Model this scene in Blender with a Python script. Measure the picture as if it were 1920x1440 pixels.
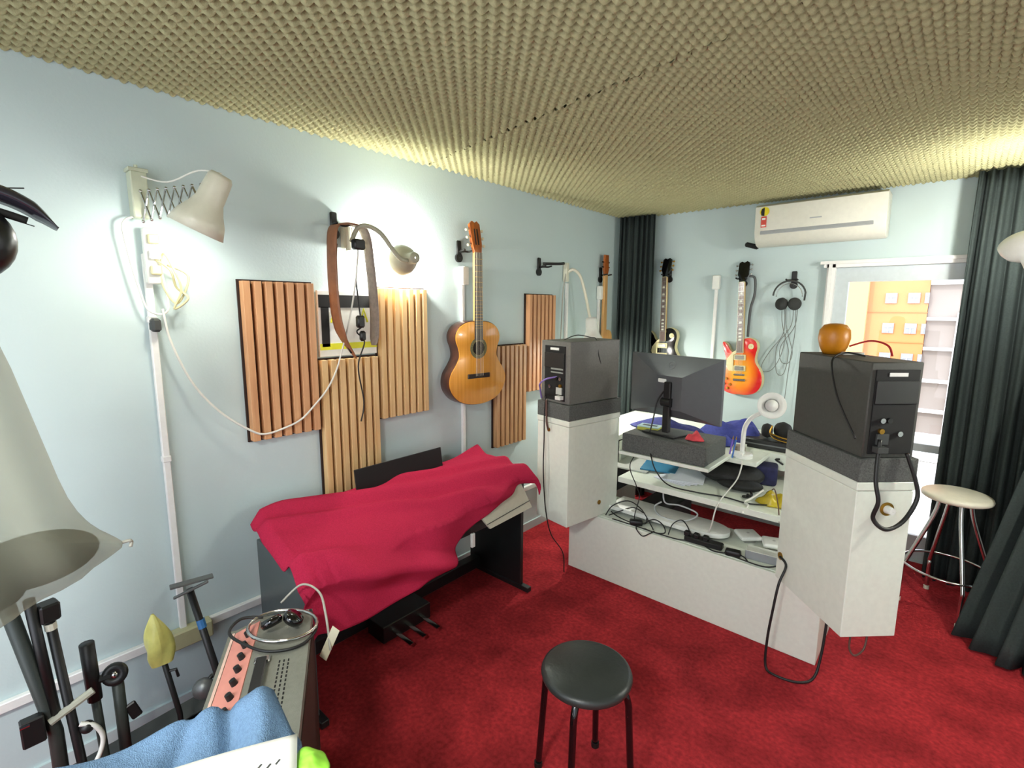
import bpy, bmesh, math, random
from mathutils import Vector, Matrix, Euler
random.seed(7)
for o in list(bpy.data.objects): bpy.data.objects.remove(o)
scene = bpy.context.scene
COL = scene.collection
PI = math.pi

# ------------------------------------------------------------------ camera
cam = bpy.data.cameras.new('camera'); cam_ob = bpy.data.objects.new('camera', cam); COL.objects.link(cam_ob)
cam.sensor_width = 36.0; cam.lens = 36.0*936.673/1920.0; cam.clip_start = 0.03
yaw, pitch, roll = -0.7152, 0.15207, 0.00614
cyw, syw, cp, sp = math.cos(yaw), math.sin(yaw), math.cos(pitch), math.sin(pitch)
fwd = Vector((syw*cp, cyw*cp, -sp)); rgt = Vector((cyw, -syw, 0)); upv = rgt.cross(fwd)
r2 = rgt*math.cos(roll)+upv*math.sin(roll); u2 = -rgt*math.sin(roll)+upv*math.cos(roll)
M = Matrix((r2, u2, -fwd)).transposed().to_4x4(); M.translation = Vector((2.269, -4.141, 1.673))
cam_ob.matrix_world = M
scene.camera = cam_ob

# ------------------------------------------------------------------ world, sun, exposure
world = bpy.data.worlds.new('world'); scene.world = world; world.use_nodes = True
wn = world.node_tree.nodes; wl = world.node_tree.links
bg = wn['Background']
sky = wn.new('ShaderNodeTexSky'); sky.sky_type = 'PREETHAM'; sky.sun_direction = (-0.3, -0.7, 0.65); sky.turbidity = 3
mixw = wn.new('ShaderNodeMix'); mixw.data_type = 'RGBA'; mixw.inputs[0].default_value = 0.7
wl.new(sky.outputs[0], mixw.inputs[6]); mixw.inputs[7].default_value = (0.9, 0.95, 1.0, 1)
wl.new(mixw.outputs[2], bg.inputs[0]); bg.inputs[1].default_value = 1.9
sun = bpy.data.lights.new('sun', 'SUN'); sun.energy = .8; sun.angle = 0.01; sun.color = (1.0, 0.93, 0.82)
sun_ob = bpy.data.objects.new('sun', sun); COL.objects.link(sun_ob)
sun_ob.rotation_euler = Vector((0.35, 0.75, -0.55)).to_track_quat('-Z', 'Y').to_euler()
vs = scene.view_settings
scene.display_settings.display_device = 'sRGB'
vs.view_transform = 'Standard'; vs.look = 'None'; vs.exposure = 1.3; vs.gamma = 1.0; vs.use_curve_mapping = False

# ------------------------------------------------------------------ materials
def lin(h):
    h = h.lstrip('#'); c = [int(h[i:i+2], 16)/255 for i in (0, 2, 4)]
    return tuple((x/12.92 if x <= .04045 else ((x+.055)/1.055)**2.4) for x in c)+(1,)
MATS = {}
def mat(name, col, rough=.5, metal=0, noise=0, nscale=40, bump=0, bscale=200, emit=0, alpha=1, coat=0, spec=None, stretch=None):
    if name in MATS: return MATS[name]
    m = bpy.data.materials.new(name); m.use_nodes = True; nt = m.node_tree; n = nt.nodes; l = nt.links
    b = n['Principled BSDF']; c = lin(col) if isinstance(col, str) else col
    b.inputs['Base Color'].default_value = c; b.inputs['Roughness'].default_value = rough; b.inputs['Metallic'].default_value = metal
    if coat: b.inputs['Coat Weight'].default_value = coat; b.inputs['Coat Roughness'].default_value = .08
    if spec is not None: b.inputs['Specular IOR Level'].default_value = spec
    tc = n.new('ShaderNodeTexCoord'); vec = tc.outputs['Object']
    if stretch:
        mp = n.new('ShaderNodeMapping'); mp.inputs['Scale'].default_value = stretch; l.new(vec, mp.inputs[0]); vec = mp.outputs[0]
    tn = n.new('ShaderNodeTexNoise'); tn.inputs['Scale'].default_value = nscale; tn.inputs['Detail'].default_value = 4; l.new(vec, tn.inputs[0])
    nz = noise if noise else .03
    rp = n.new('ShaderNodeValToRGB'); rp.color_ramp.elements[0].position = .3; rp.color_ramp.elements[1].position = .7
    rp.color_ramp.elements[0].color = tuple(x*(1-nz) for x in c[:3])+(1,)
    rp.color_ramp.elements[1].color = tuple(min(1, x*(1+nz)) for x in c[:3])+(1,)
    l.new(tn.outputs['Fac'], rp.inputs[0]); l.new(rp.outputs[0], b.inputs['Base Color'])
    if bump:
        t2 = n.new('ShaderNodeTexNoise'); t2.inputs['Scale'].default_value = bscale; l.new(tc.outputs['Object'], t2.inputs[0])
        bp = n.new('ShaderNodeBump'); bp.inputs['Strength'].default_value = bump; bp.inputs['Distance'].default_value = .01
        l.new(t2.outputs['Fac'], bp.inputs['Height']); l.new(bp.outputs[0], b.inputs['Normal'])
    if emit:
        b.inputs['Emission Color'].default_value = c; b.inputs['Emission Strength'].default_value = emit
    MATS[name] = m; return m

def wood_mat(name, c1, c2, stretch=(30, 30, 1.5), rough=.5, coat=0):
    m = mat(name, c1, rough, coat=coat, stretch=stretch, nscale=2.0)
    for nd in m.node_tree.nodes:
        if nd.type == 'VALTORGB': nd.color_ramp.elements[0].color = lin(c1); nd.color_ramp.elements[1].color = lin(c2)
    return m

def burst_mat():
    m = bpy.data.materials.new('cherry_burst'); m.use_nodes = True; n = m.node_tree.nodes; l = m.node_tree.links; b = n['Principled BSDF']
    tc = n.new('ShaderNodeTexCoord'); mp = n.new('ShaderNodeMapping'); mp.inputs['Location'].default_value = (0, 0, -.17)
    mp.inputs['Scale'].default_value = (1, 0, .74); l.new(tc.outputs['Object'], mp.inputs[0])
    mp.inputs['Location'].default_value = (0, 0, -.13)
    vl = n.new('ShaderNodeVectorMath'); vl.operation = 'LENGTH'; l.new(mp.outputs[0], vl.inputs[0])
    rp = n.new('ShaderNodeValToRGB'); e = rp.color_ramp.elements
    e[0].position = .045; e[0].color = lin('#eda51c'); e[1].position = .145; e[1].color = lin('#d01a14')
    k = e.new(.098); k.color = lin('#ea7a12')
    l.new(vl.outputs['Value'], rp.inputs[0]); l.new(rp.outputs[0], b.inputs['Base Color'])
    b.inputs['Roughness'].default_value = .25; b.inputs['Coat Weight'].default_value = .6
    return m

def carpet_mat():
    m = mat('red_carpet', '#b8343a', .95, noise=.28, nscale=55, bump=.8, bscale=420, spec=.1)
    nt = m.node_tree; n = nt.nodes; l = nt.links; b = n['Principled BSDF']
    tc = n.new('ShaderNodeTexCoord'); t = n.new('ShaderNodeTexNoise'); t.inputs['Scale'].default_value = 5; t.inputs['Detail'].default_value = 6
    l.new(tc.outputs['Object'], t.inputs[0])
    rp = n.new('ShaderNodeValToRGB'); rp.color_ramp.elements[0].position = .35; rp.color_ramp.elements[0].color = (.72, .72, .72, 1); rp.color_ramp.elements[1].position = .6; rp.color_ramp.elements[1].color = (1.1, 1.1, 1.1, 1)
    mx = n.new('ShaderNodeMix'); mx.data_type = 'RGBA'; mx.blend_type = 'MULTIPLY'; mx.inputs[0].default_value = 1
    old = [k for k in l if k.to_socket == b.inputs['Base Color']][0].from_socket
    l.new(t.outputs['Fac'], rp.inputs[0]); l.new(old, mx.inputs[6]); l.new(rp.outputs[0], mx.inputs[7]); l.new(mx.outputs[2], b.inputs['Base Color'])
    return m

def cloth_trans(name, col, tr=.35, see=0.0):
    m = bpy.data.materials.new(name); m.use_nodes = True; n = m.node_tree.nodes; l = m.node_tree.links; out = n['Material Output']; b = n['Principled BSDF']
    b.inputs['Base Color'].default_value = lin(col); b.inputs['Roughness'].default_value = .8
    t = n.new('ShaderNodeBsdfTranslucent'); t.inputs[0].default_value = lin(col)
    mx = n.new('ShaderNodeMixShader'); mx.inputs[0].default_value = tr; l.new(b.outputs[0], mx.inputs[1]); l.new(t.outputs[0], mx.inputs[2])
    last = mx
    if see:
        tp = n.new('ShaderNodeBsdfTransparent'); m2 = n.new('ShaderNodeMixShader'); m2.inputs[0].default_value = see
        l.new(mx.outputs[0], m2.inputs[1]); l.new(tp.outputs[0], m2.inputs[2]); last = m2
    l.new(last.outputs[0], out.inputs['Surface']); return m

def glass_mat():
    m = bpy.data.materials.new('window_glass'); m.use_nodes = True; n = m.node_tree.nodes; l = m.node_tree.links; out = n['Material Output']
    tp = n.new('ShaderNodeBsdfTransparent'); gl = n.new('ShaderNodeBsdfGlossy'); gl.inputs['Roughness'].default_value = .02
    fr = n.new('ShaderNodeFresnel'); fr.inputs[0].default_value = 1.3
    mx = n.new('ShaderNodeMixShader'); l.new(fr.outputs[0], mx.inputs[0]); l.new(tp.outputs[0], mx.inputs[1]); l.new(gl.outputs[0], mx.inputs[2]); l.new(mx.outputs[0], out.inputs[0])
    return m

WALL = mat('wall_paint', '#c1d2d3', .7, noise=.015, nscale=3, bump=.05, bscale=90)
WHITE = mat('white_laminate', '#e2e9dc', .35)
TRIM = mat('white_trim', '#e9e9e6', .4)
PLASTIC = mat('white_plastic', '#e4e6e0', .35)
CREAM = mat('cream_plastic', '#d9d8c4', .4)
BLACK = mat('black_plastic', '#131414', .45)
MATTE = mat('black_matte', '#0e0f0f', .8)
GLOSSY = mat('black_gloss', '#0b0b0c', .12, coat=.5)
STEEL = mat('chrome', '#c9c9c8', .18, 1)
GREYM = mat('grey_metal', '#6d7070', .4, .6)
DGREY = mat('dark_grey', '#3a3d3c', .6)
VINYL_LIT = mat('charcoal_vinyl_lit', '#6b6b66', .55, noise=.1, nscale=90, bump=.15, bscale=500)  # left speaker's vinyl, lightened for the lamp light falling on it
FOAMG = mat('charcoal_foam', '#5a5d5a', .95, noise=.3, nscale=160, bump=.5, bscale=300)
CARPET = carpet_mat()
FOAM = mat('beige_foam', '#adab84', .95, noise=.08, nscale=60, bump=.3, bscale=500, spec=.1)
CURT = mat('slate_curtain_fabric', '#343c3b', .9, noise=.12, nscale=120, bump=.3, bscale=600, spec=.15)
OAK = wood_mat('oak_slats', '#c48e62', '#d6a478')
PINE = wood_mat('pine_slats', '#d3ab72', '#e6c592')
MIXW = wood_mat('cedar_slats', '#a97a50', '#cda273')
SPRUCE = wood_mat('spruce_top', '#d28c26', '#e6a23c', (40, 1, 1), .25, .5)
ROSE = wood_mat('rosewood', '#3a2018', '#5b3524', (20, 20, 2), .3, .4)
MAPLE = wood_mat('maple', '#b98a52', '#cfa468', (20, 20, 2), .35)
REDF = mat('crimson_fleece', '#b82a4a', .95, noise=.12, nscale=200, bump=.5, bscale=500, spec=.1)
BLUEF = mat('blue_fleece', '#6784a2', .95, noise=.12, nscale=150, bump=.5, bscale=450, spec=.1)
NAVY = mat('navy_fabric', '#252b66', .9, noise=.2, nscale=60, bump=.4, bscale=200)
PAPER = mat('white_paper', '#eceee9', .8)
CREAMP = mat('ivory_binding', '#d9cf9f', .4)
WIRE = mat('black_cable_rubber', '#151515', .5)
WWIRE = mat('white_cable_rubber', '#dcdcd4', .5)
GOLD = mat('gold_hardware', '#b58b3a', .3, .9)
YEL = mat('yellow_plastic_bag', '#e2df80', .35, noise=.1, nscale=30)
BULB = mat('lit_bulb', '#fff6e4', .4, emit=14)
BULBOFF = mat('unlit_bulb', '#e6e8e4', .3)

# ------------------------------------------------------------------ mesh helpers
def catmull(pts, n=6, closed=False):
    P = [Vector(p) for p in pts]; out = []
    N = len(P); rng = range(N) if closed else range(N-1)
    for i in rng:
        if closed: a, b, c, d = P[(i-1) % N], P[i], P[(i+1) % N], P[(i+2) % N]
        else: a, b, c, d = P[max(i-1, 0)], P[i], P[i+1], P[min(i+2, N-1)]
        for k in range(n):
            t = k/n
            out.append(.5*((2*b)+(c-a)*t+(2*a-5*b+4*c-d)*t*t+(3*b-a-3*c+d)*t**3))
    if not closed: out.append(P[-1])
    return out

class MB:
    def __init__(s): s.bm = bmesh.new()
    def box(s, c, d, rot=None, bev=0, seg=1):
        R = (Euler(rot).to_matrix() if rot is not None and not isinstance(rot, Matrix) else (rot or Matrix.Identity(3)))
        b2 = bmesh.new(); bmesh.ops.create_cube(b2, size=1)
        for v in b2.verts: v.co = Vector((v.co.x*d[0], v.co.y*d[1], v.co.z*d[2]))
        if bev: bmesh.ops.bevel(b2, geom=b2.edges[:], offset=bev, segments=seg, affect='EDGES', profile=.5)
        for v in b2.verts: v.co = R @ v.co + Vector(c)
        s.merge(b2); return s
    def merge(s, b2):
        me = bpy.data.meshes.new('t'); b2.to_mesh(me); b2.free(); s.bm.from_mesh(me); bpy.data.meshes.remove(me)
    def tube(s, pts, r, seg=8, smooth=0, closed=False):
        P = catmull(pts, smooth, closed) if smooth else [Vector(p) for p in pts]
        n = len(P); rings = []; prev = None
        for i, p in enumerate(P):
            if closed: t = (P[(i+1) % n]-P[i-1])
            else: t = P[min(i+1, n-1)]-P[max(i-1, 0)]
            if t.length < 1e-9: t = Vector((0, 0, 1))
            t.normalize()
            if prev is None:
                a = Vector((0, 0, 1)) if abs(t.z) < .9 else Vector((1, 0, 0)); x = t.cross(a).normalized()
            else:
                x = (prev-t*prev.dot(t)); x = x.normalized() if x.length > 1e-6 else t.orthogonal().normalized()
            prev = x; y = t.cross(x)
            rr = r[min(int(i*len(r)/n), len(r)-1)] if isinstance(r, (list, tuple)) else r
            if isinstance(r, (list, tuple)) and len(r) == 2: rr = r[0]+(r[1]-r[0])*i/(n-1)
            rings.append([s.bm.verts.new(p+(x*math.cos(2*PI*k/seg)+y*math.sin(2*PI*k/seg))*rr) for k in range(seg)])
        for i in range(n if closed else n-1):
            A, B = rings[i], rings[(i+1) % n]
            for k in range(seg): s.bm.faces.new((A[k], A[(k+1) % seg], B[(k+1) % seg], B[k]))
        if not closed:
            s.bm.faces.new(rings[0][::-1]); s.bm.faces.new(rings[-1])
        return s
    def lathe(s, prof, mtx=None, seg=28, cap=False):
        M = mtx or Matrix.Identity(4); rings = []
        for (r, z) in prof:
            rings.append([s.bm.verts.new(M @ Vector((max(r, 1e-4)*math.cos(2*PI*k/seg), max(r, 1e-4)*math.sin(2*PI*k/seg), z))) for k in range(seg)])
        for A, B in zip(rings, rings[1:]):
            for k in range(seg): s.bm.faces.new((A[k], A[(k+1) % seg], B[(k+1) % seg], B[k]))
        if cap: s.bm.faces.new(rings[0][::-1]); s.bm.faces.new(rings[-1])
        return s
    def ball(s, c, r, sc=(1, 1, 1), seg=20):
        prof = [(r*math.sin(PI*i/14), -r*math.cos(PI*i/14)) for i in range(15)]
        M = Matrix.Translation(c) @ Matrix.Diagonal((*sc, 1)); return s.lathe(prof, M, seg)
    def prism(s, outline, y0, y1, bev=0, mtx=None, seg=2):
        # outline: (x, z) points; extruded along y
        b2 = bmesh.new(); vs_ = [b2.verts.new((p[0], y0, p[1])) for p in outline]
        f = b2.faces.new(vs_); r = bmesh.ops.extrude_face_region(b2, geom=[f])
        for g in r['geom']:
            if isinstance(g, bmesh.types.BMVert): g.co.y = y1
        bmesh.ops.recalc_face_normals(b2, faces=b2.faces[:])
        if bev:
            es = [e for e in b2.edges if abs(e.verts[0].co.y-e.verts[1].co.y) < 1e-6]
            bmesh.ops.bevel(b2, geom=es, offset=bev, segments=seg, affect='EDGES', profile=.5)
        if mtx:
            for v in b2.verts: v.co = mtx @ v.co
        s.merge(b2); return s
    def grid(s, f, nu, nv, thick=0):
        V = [[s.bm.verts.new(f(i/nu, j/nv)) for j in range(nv+1)] for i in range(nu+1)]
        for i in range(nu):
            for j in range(nv): s.bm.faces.new((V[i][j], V[i+1][j], V[i+1][j+1], V[i][j+1]))
        if thick:
            bmesh.ops.recalc_face_normals(s.bm, faces=s.bm.faces[:])
            bmesh.ops.solidify(s.bm, geom=s.bm.faces[:]+s.bm.verts[:]+s.bm.edges[:], thickness=thick)
        return s
    def pillow(s, outline, T, center, mtx=None, rings=8):
        # outline (a, b) points in a plane; local coords (a, 0, b) puffed along y
        c = Vector(center); M = mtx or Matrix.Identity(4)
        for side in (1, -1):
            prev = None
            for k in range(rings+1):
                q = math.sin(PI/2*k/rings)
                ring = []
                for (a, b) in outline:
                    p = c+(Vector((a, b))-c)*q
                    ring.append(s.bm.verts.new(M @ Vector((p.x, side*T*math.sqrt(max(0, 1-q*q)), p.y))))
                if prev:
                    n = len(ring)
                    for i in range(n): s.bm.faces.new((prev[i], prev[(i+1) % n], ring[(i+1) % n], ring[i]))
                prev = ring
        bmesh.ops.remove_doubles(s.bm, verts=s.bm.verts[:], dist=1e-5)
        return s
    def build(s, name, m, parent=None, smooth=False, loc=None):
        bm = s.bm
        if loc is not None:
            for v in bm.verts: v.co -= Vector(loc)
        bmesh.ops.recalc_face_normals(bm, faces=bm.faces[:])
        me = bpy.data.meshes.new(name); bm.to_mesh(me); bm.free()
        if smooth:
            me.polygons.foreach_set('use_smooth', [True]*len(me.polygons))
            if smooth != 'all':
                try: me.set_sharp_from_angle(angle=math.radians(38))
                except Exception: pass
        me.materials.append(m)
        o = bpy.data.objects.new(name, me); COL.objects.link(o)
        if loc is not None: o.location = loc
        if parent: o.parent = parent
        return o

def tag(o, label, cat, group=None, kind=None):
    o['label'] = label; o['category'] = cat
    if group: o['group'] = group
    if kind: o['kind'] = kind
    return o
def thing(name, label, cat, loc=(0, 0, 0), rotz=0, group=None):
    o = bpy.data.objects.new(name, None); o.empty_display_size = .1; COL.objects.link(o)
    o.location = loc; o.rotation_euler = (0, 0, rotz)
    return tag(o, label, cat, group)
def struct(name, mb, m, parent=None, **k):
    o = mb.build(name, m, parent, **k)
    if not parent: o['kind'] = 'structure'
    return o
def ident(v, z0=0): return v
def aim(origin, direction):
    return Matrix.Translation(origin) @ Vector(direction).to_track_quat('Z', 'Y').to_matrix().to_4x4()
def worldm(o):
    m = Matrix.LocRotScale(o.location, o.rotation_euler, o.scale)
    return (worldm(o.parent) @ m) if o.parent else m
def cable(name, pts, r, m, label, cat='cable', sm=8, group=None, par=None):
    if par:
        I = worldm(par).inverted()
        return MB().tube([I @ Vector(p) for p in pts], r, 6, sm).build('cord', m, par, smooth='all')
    o = MB().tube(pts, r, 6, sm).build(name, m, smooth='all', loc=Vector(pts[0]))
    return tag(o, label, cat, group)

H = 2.525
XR, YB = 3.35, -5.3
# ------------------------------------------------------------------ the room
struct('floor', MB().box((XR/2, YB/2, -.05), (XR+.3, -YB+.3, .1)), CARPET)
struct('ceiling', MB().box((XR/2, YB/2, H+.05), (XR+.3, -YB+.3, .1)), mat('ceiling_paint', '#b8b39c', .9))
struct('wall_left', MB().box((-.05, YB/2, H/2), (.1, -YB+.3, H)), WALL)
struct('wall_right', MB().box((XR+.05, YB/2, H/2), (.1, -YB+.3, H)), WALL)
RX0, RX1, RZ0, RZ1 = .5, 2.9, .35, 2.2
struct('wall_rear', MB().box((RX0/2, YB-.05, H/2), (RX0, .1, H)).box(((RX1+XR)/2, YB-.05, H/2), (XR-RX1, .1, H)).box(((RX0+RX1)/2, YB-.05, RZ0/2), (RX1-RX0, .1, RZ0)).box(((RX0+RX1)/2, YB-.05, (RZ1+H)/2), (RX1-RX0, .1, H-RZ1)), WALL)
w2 = struct('added_rear_window', MB().box((RX0+.025, YB-.04, (RZ0+RZ1)/2), (.05, .06, RZ1-RZ0)).box((RX1-.025, YB-.04, (RZ0+RZ1)/2), (.05, .06, RZ1-RZ0)).box(((RX0+RX1)/2, YB-.04, RZ0+.025), (RX1-RX0-.1, .06, .05)).box(((RX0+RX1)/2, YB-.04, RZ1-.025), (RX1-RX0-.1, .06, .05)), TRIM)  # window added in the unseen rear wall to let in fill daylight
def portal(name, loc, sx, sz, ry):
    P = bpy.data.lights.new(name, 'AREA'); P.shape = 'RECTANGLE'; P.size = sx; P.size_y = sz; P.cycles.is_portal = True
    po = bpy.data.objects.new(name, P); COL.objects.link(po); po.location = loc; po.rotation_euler = (ry, 0, 0)
portal('daylight_portal', ((RX0+RX1)/2, YB-.12, (RZ0+RZ1)/2), RX1-RX0, RZ1-RZ0, PI/2)  # portal for the daylight entering through the added rear window
portal('daylight_portal', (2.1, .14, 1.0), 1.0, 2.0, -PI/2)
WX0, WX1, WZ1 = 1.60, 2.62, 1.99
b = MB().box((WX0/2, .06, H/2), (WX0, .12, H)).box(((WX1+XR)/2, .06, H/2), (XR-WX1, .12, H)).box(((WX0+WX1)/2, .06, (H+WZ1)/2), (WX1-WX0, .12, H-WZ1)).box(((WX0+WX1)/2, .06, .01), (WX1-WX0, .12, .02))
struct('wall_back', b, WALL)
# glazed balcony door in the back wall
fr = MB()
fr.box((WX0+.015, -.01, WZ1/2), (.05, .06, WZ1)).box(((WX0+WX1)/2, -.01, WZ1-.01), (WX1-WX0+.06, .06, .045))
fr.box((WX0+.012, -.045, WZ1/2), (.02, .02, WZ1)).box(((WX0+WX1)/2, -.045, WZ1+.0), (WX1-WX0+.1, .022, .02))
w = struct('window_1', fr, TRIM)
l2 = MB().box((WX0+.057, .03, WZ1/2), (.12, .04, WZ1)).box(((WX0+.117+WX1-.06)/2, .03, WZ1-.065), (WX1-WX0-.177, .04, .13)).box(((WX0+.117+WX1-.06)/2, .03, .1), (WX1-WX0-.177, .04, .16)).box((WX1-.03, .03, WZ1/2), (.06, .04, WZ1-.04)).box(((WX0+.117+WX1-.06)/2, .03, .78), (WX1-WX0-.177, .035, .05))
l2.build('window_frame', mat('pale_frame', '#c3cdd0', .4), w)
MB().box(((WX0+WX1)/2+.02, .03, 1.36), (WX1-WX0-.16, .006, 1.1)).build('window_pane', glass_mat(), w)
MB().box(((WX0+WX1)/2+.02, .03, .46), (WX1-WX0-.16, .006, .56)).build('window_pane', glass_mat(), w)
# cable trunking along the left wall
tr = MB().box((.012, -2.6, .34), (.024, 5.0, .035), bev=.003)
o = tr.build('cable_trunking', TRIM, smooth=True); tag(o, 'long white cable trunking running low along the left wall', 'trunking')
MB().box((.025, -3.59, .325), (.05, .17, .075), bev=.006).build('junction_box', mat('aged_cream', '#b9b790', .5), o)
struct('baseboard_left', MB().box((.006, YB/2, .03), (.012, -YB, .06)), WALL)

# egg-crate foam on the ceiling
def foam_sheet(name, ya, yb, rot, label, zoff=0.0, phase=0):
    import numpy as np
    pitch = .049; st = pitch/8
    nx = int(XR/st); L = 3.3
    ny = int(abs(yb(0)-ya(0))/st)
    xs = np.linspace(.003, XR-.003, nx+1)
    t = np.linspace(0, 1, ny+1)
    X, T = np.meshgrid(xs, t, indexing='ij')
    YA = np.array([ya(x) for x in xs])[:, None]; YBB = np.array([yb(x) for x in xs])[:, None]
    Y = YA+(YBB-YA)*T
    c, s_ = math.cos(rot), math.sin(rot)
    U = (X*c+Y*s_)*2*PI/pitch+PI/2; V = (-X*s_+Y*c)*2*PI/pitch
    w_ = .5+.5*np.sin(U/1.0)*np.sin(V/1.0)
    q_ = np.clip((w_-.05)/.42, 0, 1); q_ = q_*q_*(3-2*q_)
    Z = H-.002-zoff-.066*q_-.020*w_
    co = np.stack([X, Y, Z], -1).reshape(-1, 3)
    n1 = ny+1
    i, j = np.meshgrid(np.arange(nx), np.arange(ny), indexing='ij')
    a = (i*n1+j).ravel(); F = np.stack([a, a+1, a+n1+1, a+n1], 1)
    # rim up to the slab so that the sheet has thickness
    me = bpy.data.meshes.new(name)
    me.vertices.add(len(co)); me.vertices.foreach_set('co', co.ravel())
    me.loops.add(len(F)*4); me.loops.foreach_set('vertex_index', F.ravel().astype('int32'))
    me.polygons.add(len(F)); me.polygons.foreach_set('loop_start', (np.arange(len(F))*4).astype('int32'))
    me.update(calc_edges=True); me.validate()
    me.polygons.foreach_set('use_smooth', [True]*len(F))
    me.materials.append(FOAM)
    o = bpy.data.objects.new(name, me); COL.objects.link(o)
    tag(o, label, 'acoustic foam')
seam = lambda x: -2.26-.17*x
foam_sheet('acoustic_foam_sheet', lambda x: YB, lambda x: seam(x)-.004, 0, 'beige egg-crate foam sheet covering the ceiling nearest the viewer, this side of the seam')
foam_sheet('acoustic_foam_sheet', lambda x: seam(x)+.002, lambda x: -.02, -.02, 'beige egg-crate foam sheet covering the far end of the ceiling, beyond the diagonal seam', -.004, 1.3)

# ------------------------------------------------------------------ outside
bl = thing('orange_building', 'sunlit orange apartment building seen through the window', 'building', (0, 15, -6))
MB().box((-2.64, 1, 6), (8.76, 2, 26)).build('facade', mat('orange_render', '#cc834f', .9, noise=.06, nscale=1.5), bl)
MB().box((-.35, -.1, 6), (1.3, .3, 26)).build('corner_strip', mat('pale_orange_render', '#dca468', .9), bl)
winm = mat('facade_glass', '#8a8f96', .3); winw = mat('facade_white', '#dcdad4', .6)
for rz in (8.95, 8.02, 7.12, 6.22, 5.32, 4.42):
    for cx in (.86, 1.40, 1.70):
        wd = .28 if cx < 1.6 else .10
        f = MB().box((cx, -.02, rz), (wd, .06, .30)).build('window', winm, bl)
        MB().box((cx, -.06, rz+.04), (wd*.7, .03, .035)).box((cx, -.06, rz-.05), (.03, .03, .18)).build('sash', winw, f)
MB().box((1.03, -.01, 7.6), (1.45, .04, .02)).box((1.03, -.01, 6.7), (1.45, .04, .02)).build('ledge', mat('orange_ledge', '#b97845', .9), bl)
gb = thing('grey_building', 'grey concrete building with white floor bands beside the orange one', 'building', (3.2, 15, -6))
MB().box((.9, 1.1, 1.9), (4.7, 2, 13.2)).build('facade', mat('grey_render', '#8f877f', .9), gb)
for rz in (8.55, 7.42, 6.55, 5.6, 4.7, 3.8):
    MB().box((.7, -.0, rz), (4.3, .2, .09 if rz < 8 else .30)).build('floor_band', winw, gb)
MB().box((-.68, -.1, 3.6), (.22, .3, 8)).build('pilaster', winw, gb)
struct('ground_outside', MB().box((2, 12, -6.6), (80, 50, .2)), mat('pale_street', '#b9b6ae', .9))
lb = thing('pale_parapet_building', 'low white building below the orange one, seen through the lower window', 'building', (2.6, 9, -6))
MB().box((0, 0, 2.4), (6, 2, 4.8)).build('facade', winw, lb)
MB().box((0, -.02, 4.9), (6.2, 2.2, .12)).build('parapet', winw, lb)

# ------------------------------------------------------------------ curtains
def curtain(name, top, bot, z1, z0, amp, waves, label, sw=0):
    T = catmull([(x, y, 0) for x, y in top], 10); B = catmull([(x, y, 0) for x, y in bot], 10)
    def samp(P, u):
        k = u*(len(P)-1); i = min(int(k), len(P)-2); return P[i].lerp(P[i+1], k-i)
    def f(u, v):
        e = .002; a = samp(T, u); b_ = samp(B, u); q = v*v*(3-2*v) if sw else v
        p = a.lerp(b_, q); t = (samp(T, min(1, u+e))-samp(T, max(0, u-e))).lerp(samp(B, min(1, u+e))-samp(B, max(0, u-e)), q).normalized()
        n = Vector((t.y, -t.x, 0)); ph = u*waves*2*PI+.5*math.sin(v*4+u*9)
        d = amp*(math.sin(ph)+.35*math.sin(2.3*ph+1+v*2))*(1+.5*v)
        return Vector((p.x+n.x*d, p.y+n.y*d, z1+(z0-z1)*v))
    o = MB().grid(f, waves*14, 26).build(name, CURT, smooth='all')
    sm = o.modifiers.new('thickness', 'SOLIDIFY'); sm.thickness = .003
    return tag(o, label, 'curtain')
curtain('window_curtain', [(.06, -.19), (.36, -.16)], [(.05, -.18), (.37, -.15)], 2.435, .02, .018, 7, 'narrow dark slate curtain gathered in the far left corner')
curtain('window_curtain', [(2.31, -.22), (2.6, -.24), (2.9, -.26), (3.25, -.30)], [(2.30, -.20), (2.62, -.26), (2.95, -.30), (3.28, -.33)], 2.435, .015, .022, 14, 'dark slate curtain hanging behind the tall white stool')
curtain('window_curtain', [(2.93, -.42), (3.05, -.45), (3.15, -.5), (3.25, -.55)], [(2.47, -.80), (2.62, -.98), (2.80, -1.06), (3.05, -1.26)], 2.43, .012, .03, 6, 'dark slate curtain flaring out across the floor at the right edge', 0)

# ------------------------------------------------------------------ slatted wood panels
def slat_panel(y, z, n, m, label, h=.70, w=.325):
    t = thing('slatted_wall_panel', label, 'acoustic panel', (.001, y, z), 0, 'slatted wood panels on the left wall')
    MB().box((.006, w/2, h/2), (.010, w, h)).build('backing', mat('dark_backing', '#2b170f', .8), t)
    p = w/n; sm = MB()
    for i in range(n): sm.box((.030, p*(i+.5), h/2), (.038, p*.64, h-.014), bev=.0015)
    sm.build('slats', m, t)
slat_panel(-3.295, 1.083, 7, OAK, 'reddish slatted wood panel, leftmost, beside the white pipe')
slat_panel(-2.965, .725, 7, PINE, 'pale slatted wood panel standing lowest, directly above the music rest')
slat_panel(-2.632, 1.075, 7, PINE, 'golden slatted wood panel under the lit gooseneck lamp')
slat_panel(-1.742, .725, 7, MIXW, 'brown slatted wood panel just right of the hanging acoustic guitar', w=.32)
slat_panel(-1.408, 1.07, 7, OAK, 'narrow-looking slatted wood panel behind the left loudspeaker', w=.32)

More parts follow.
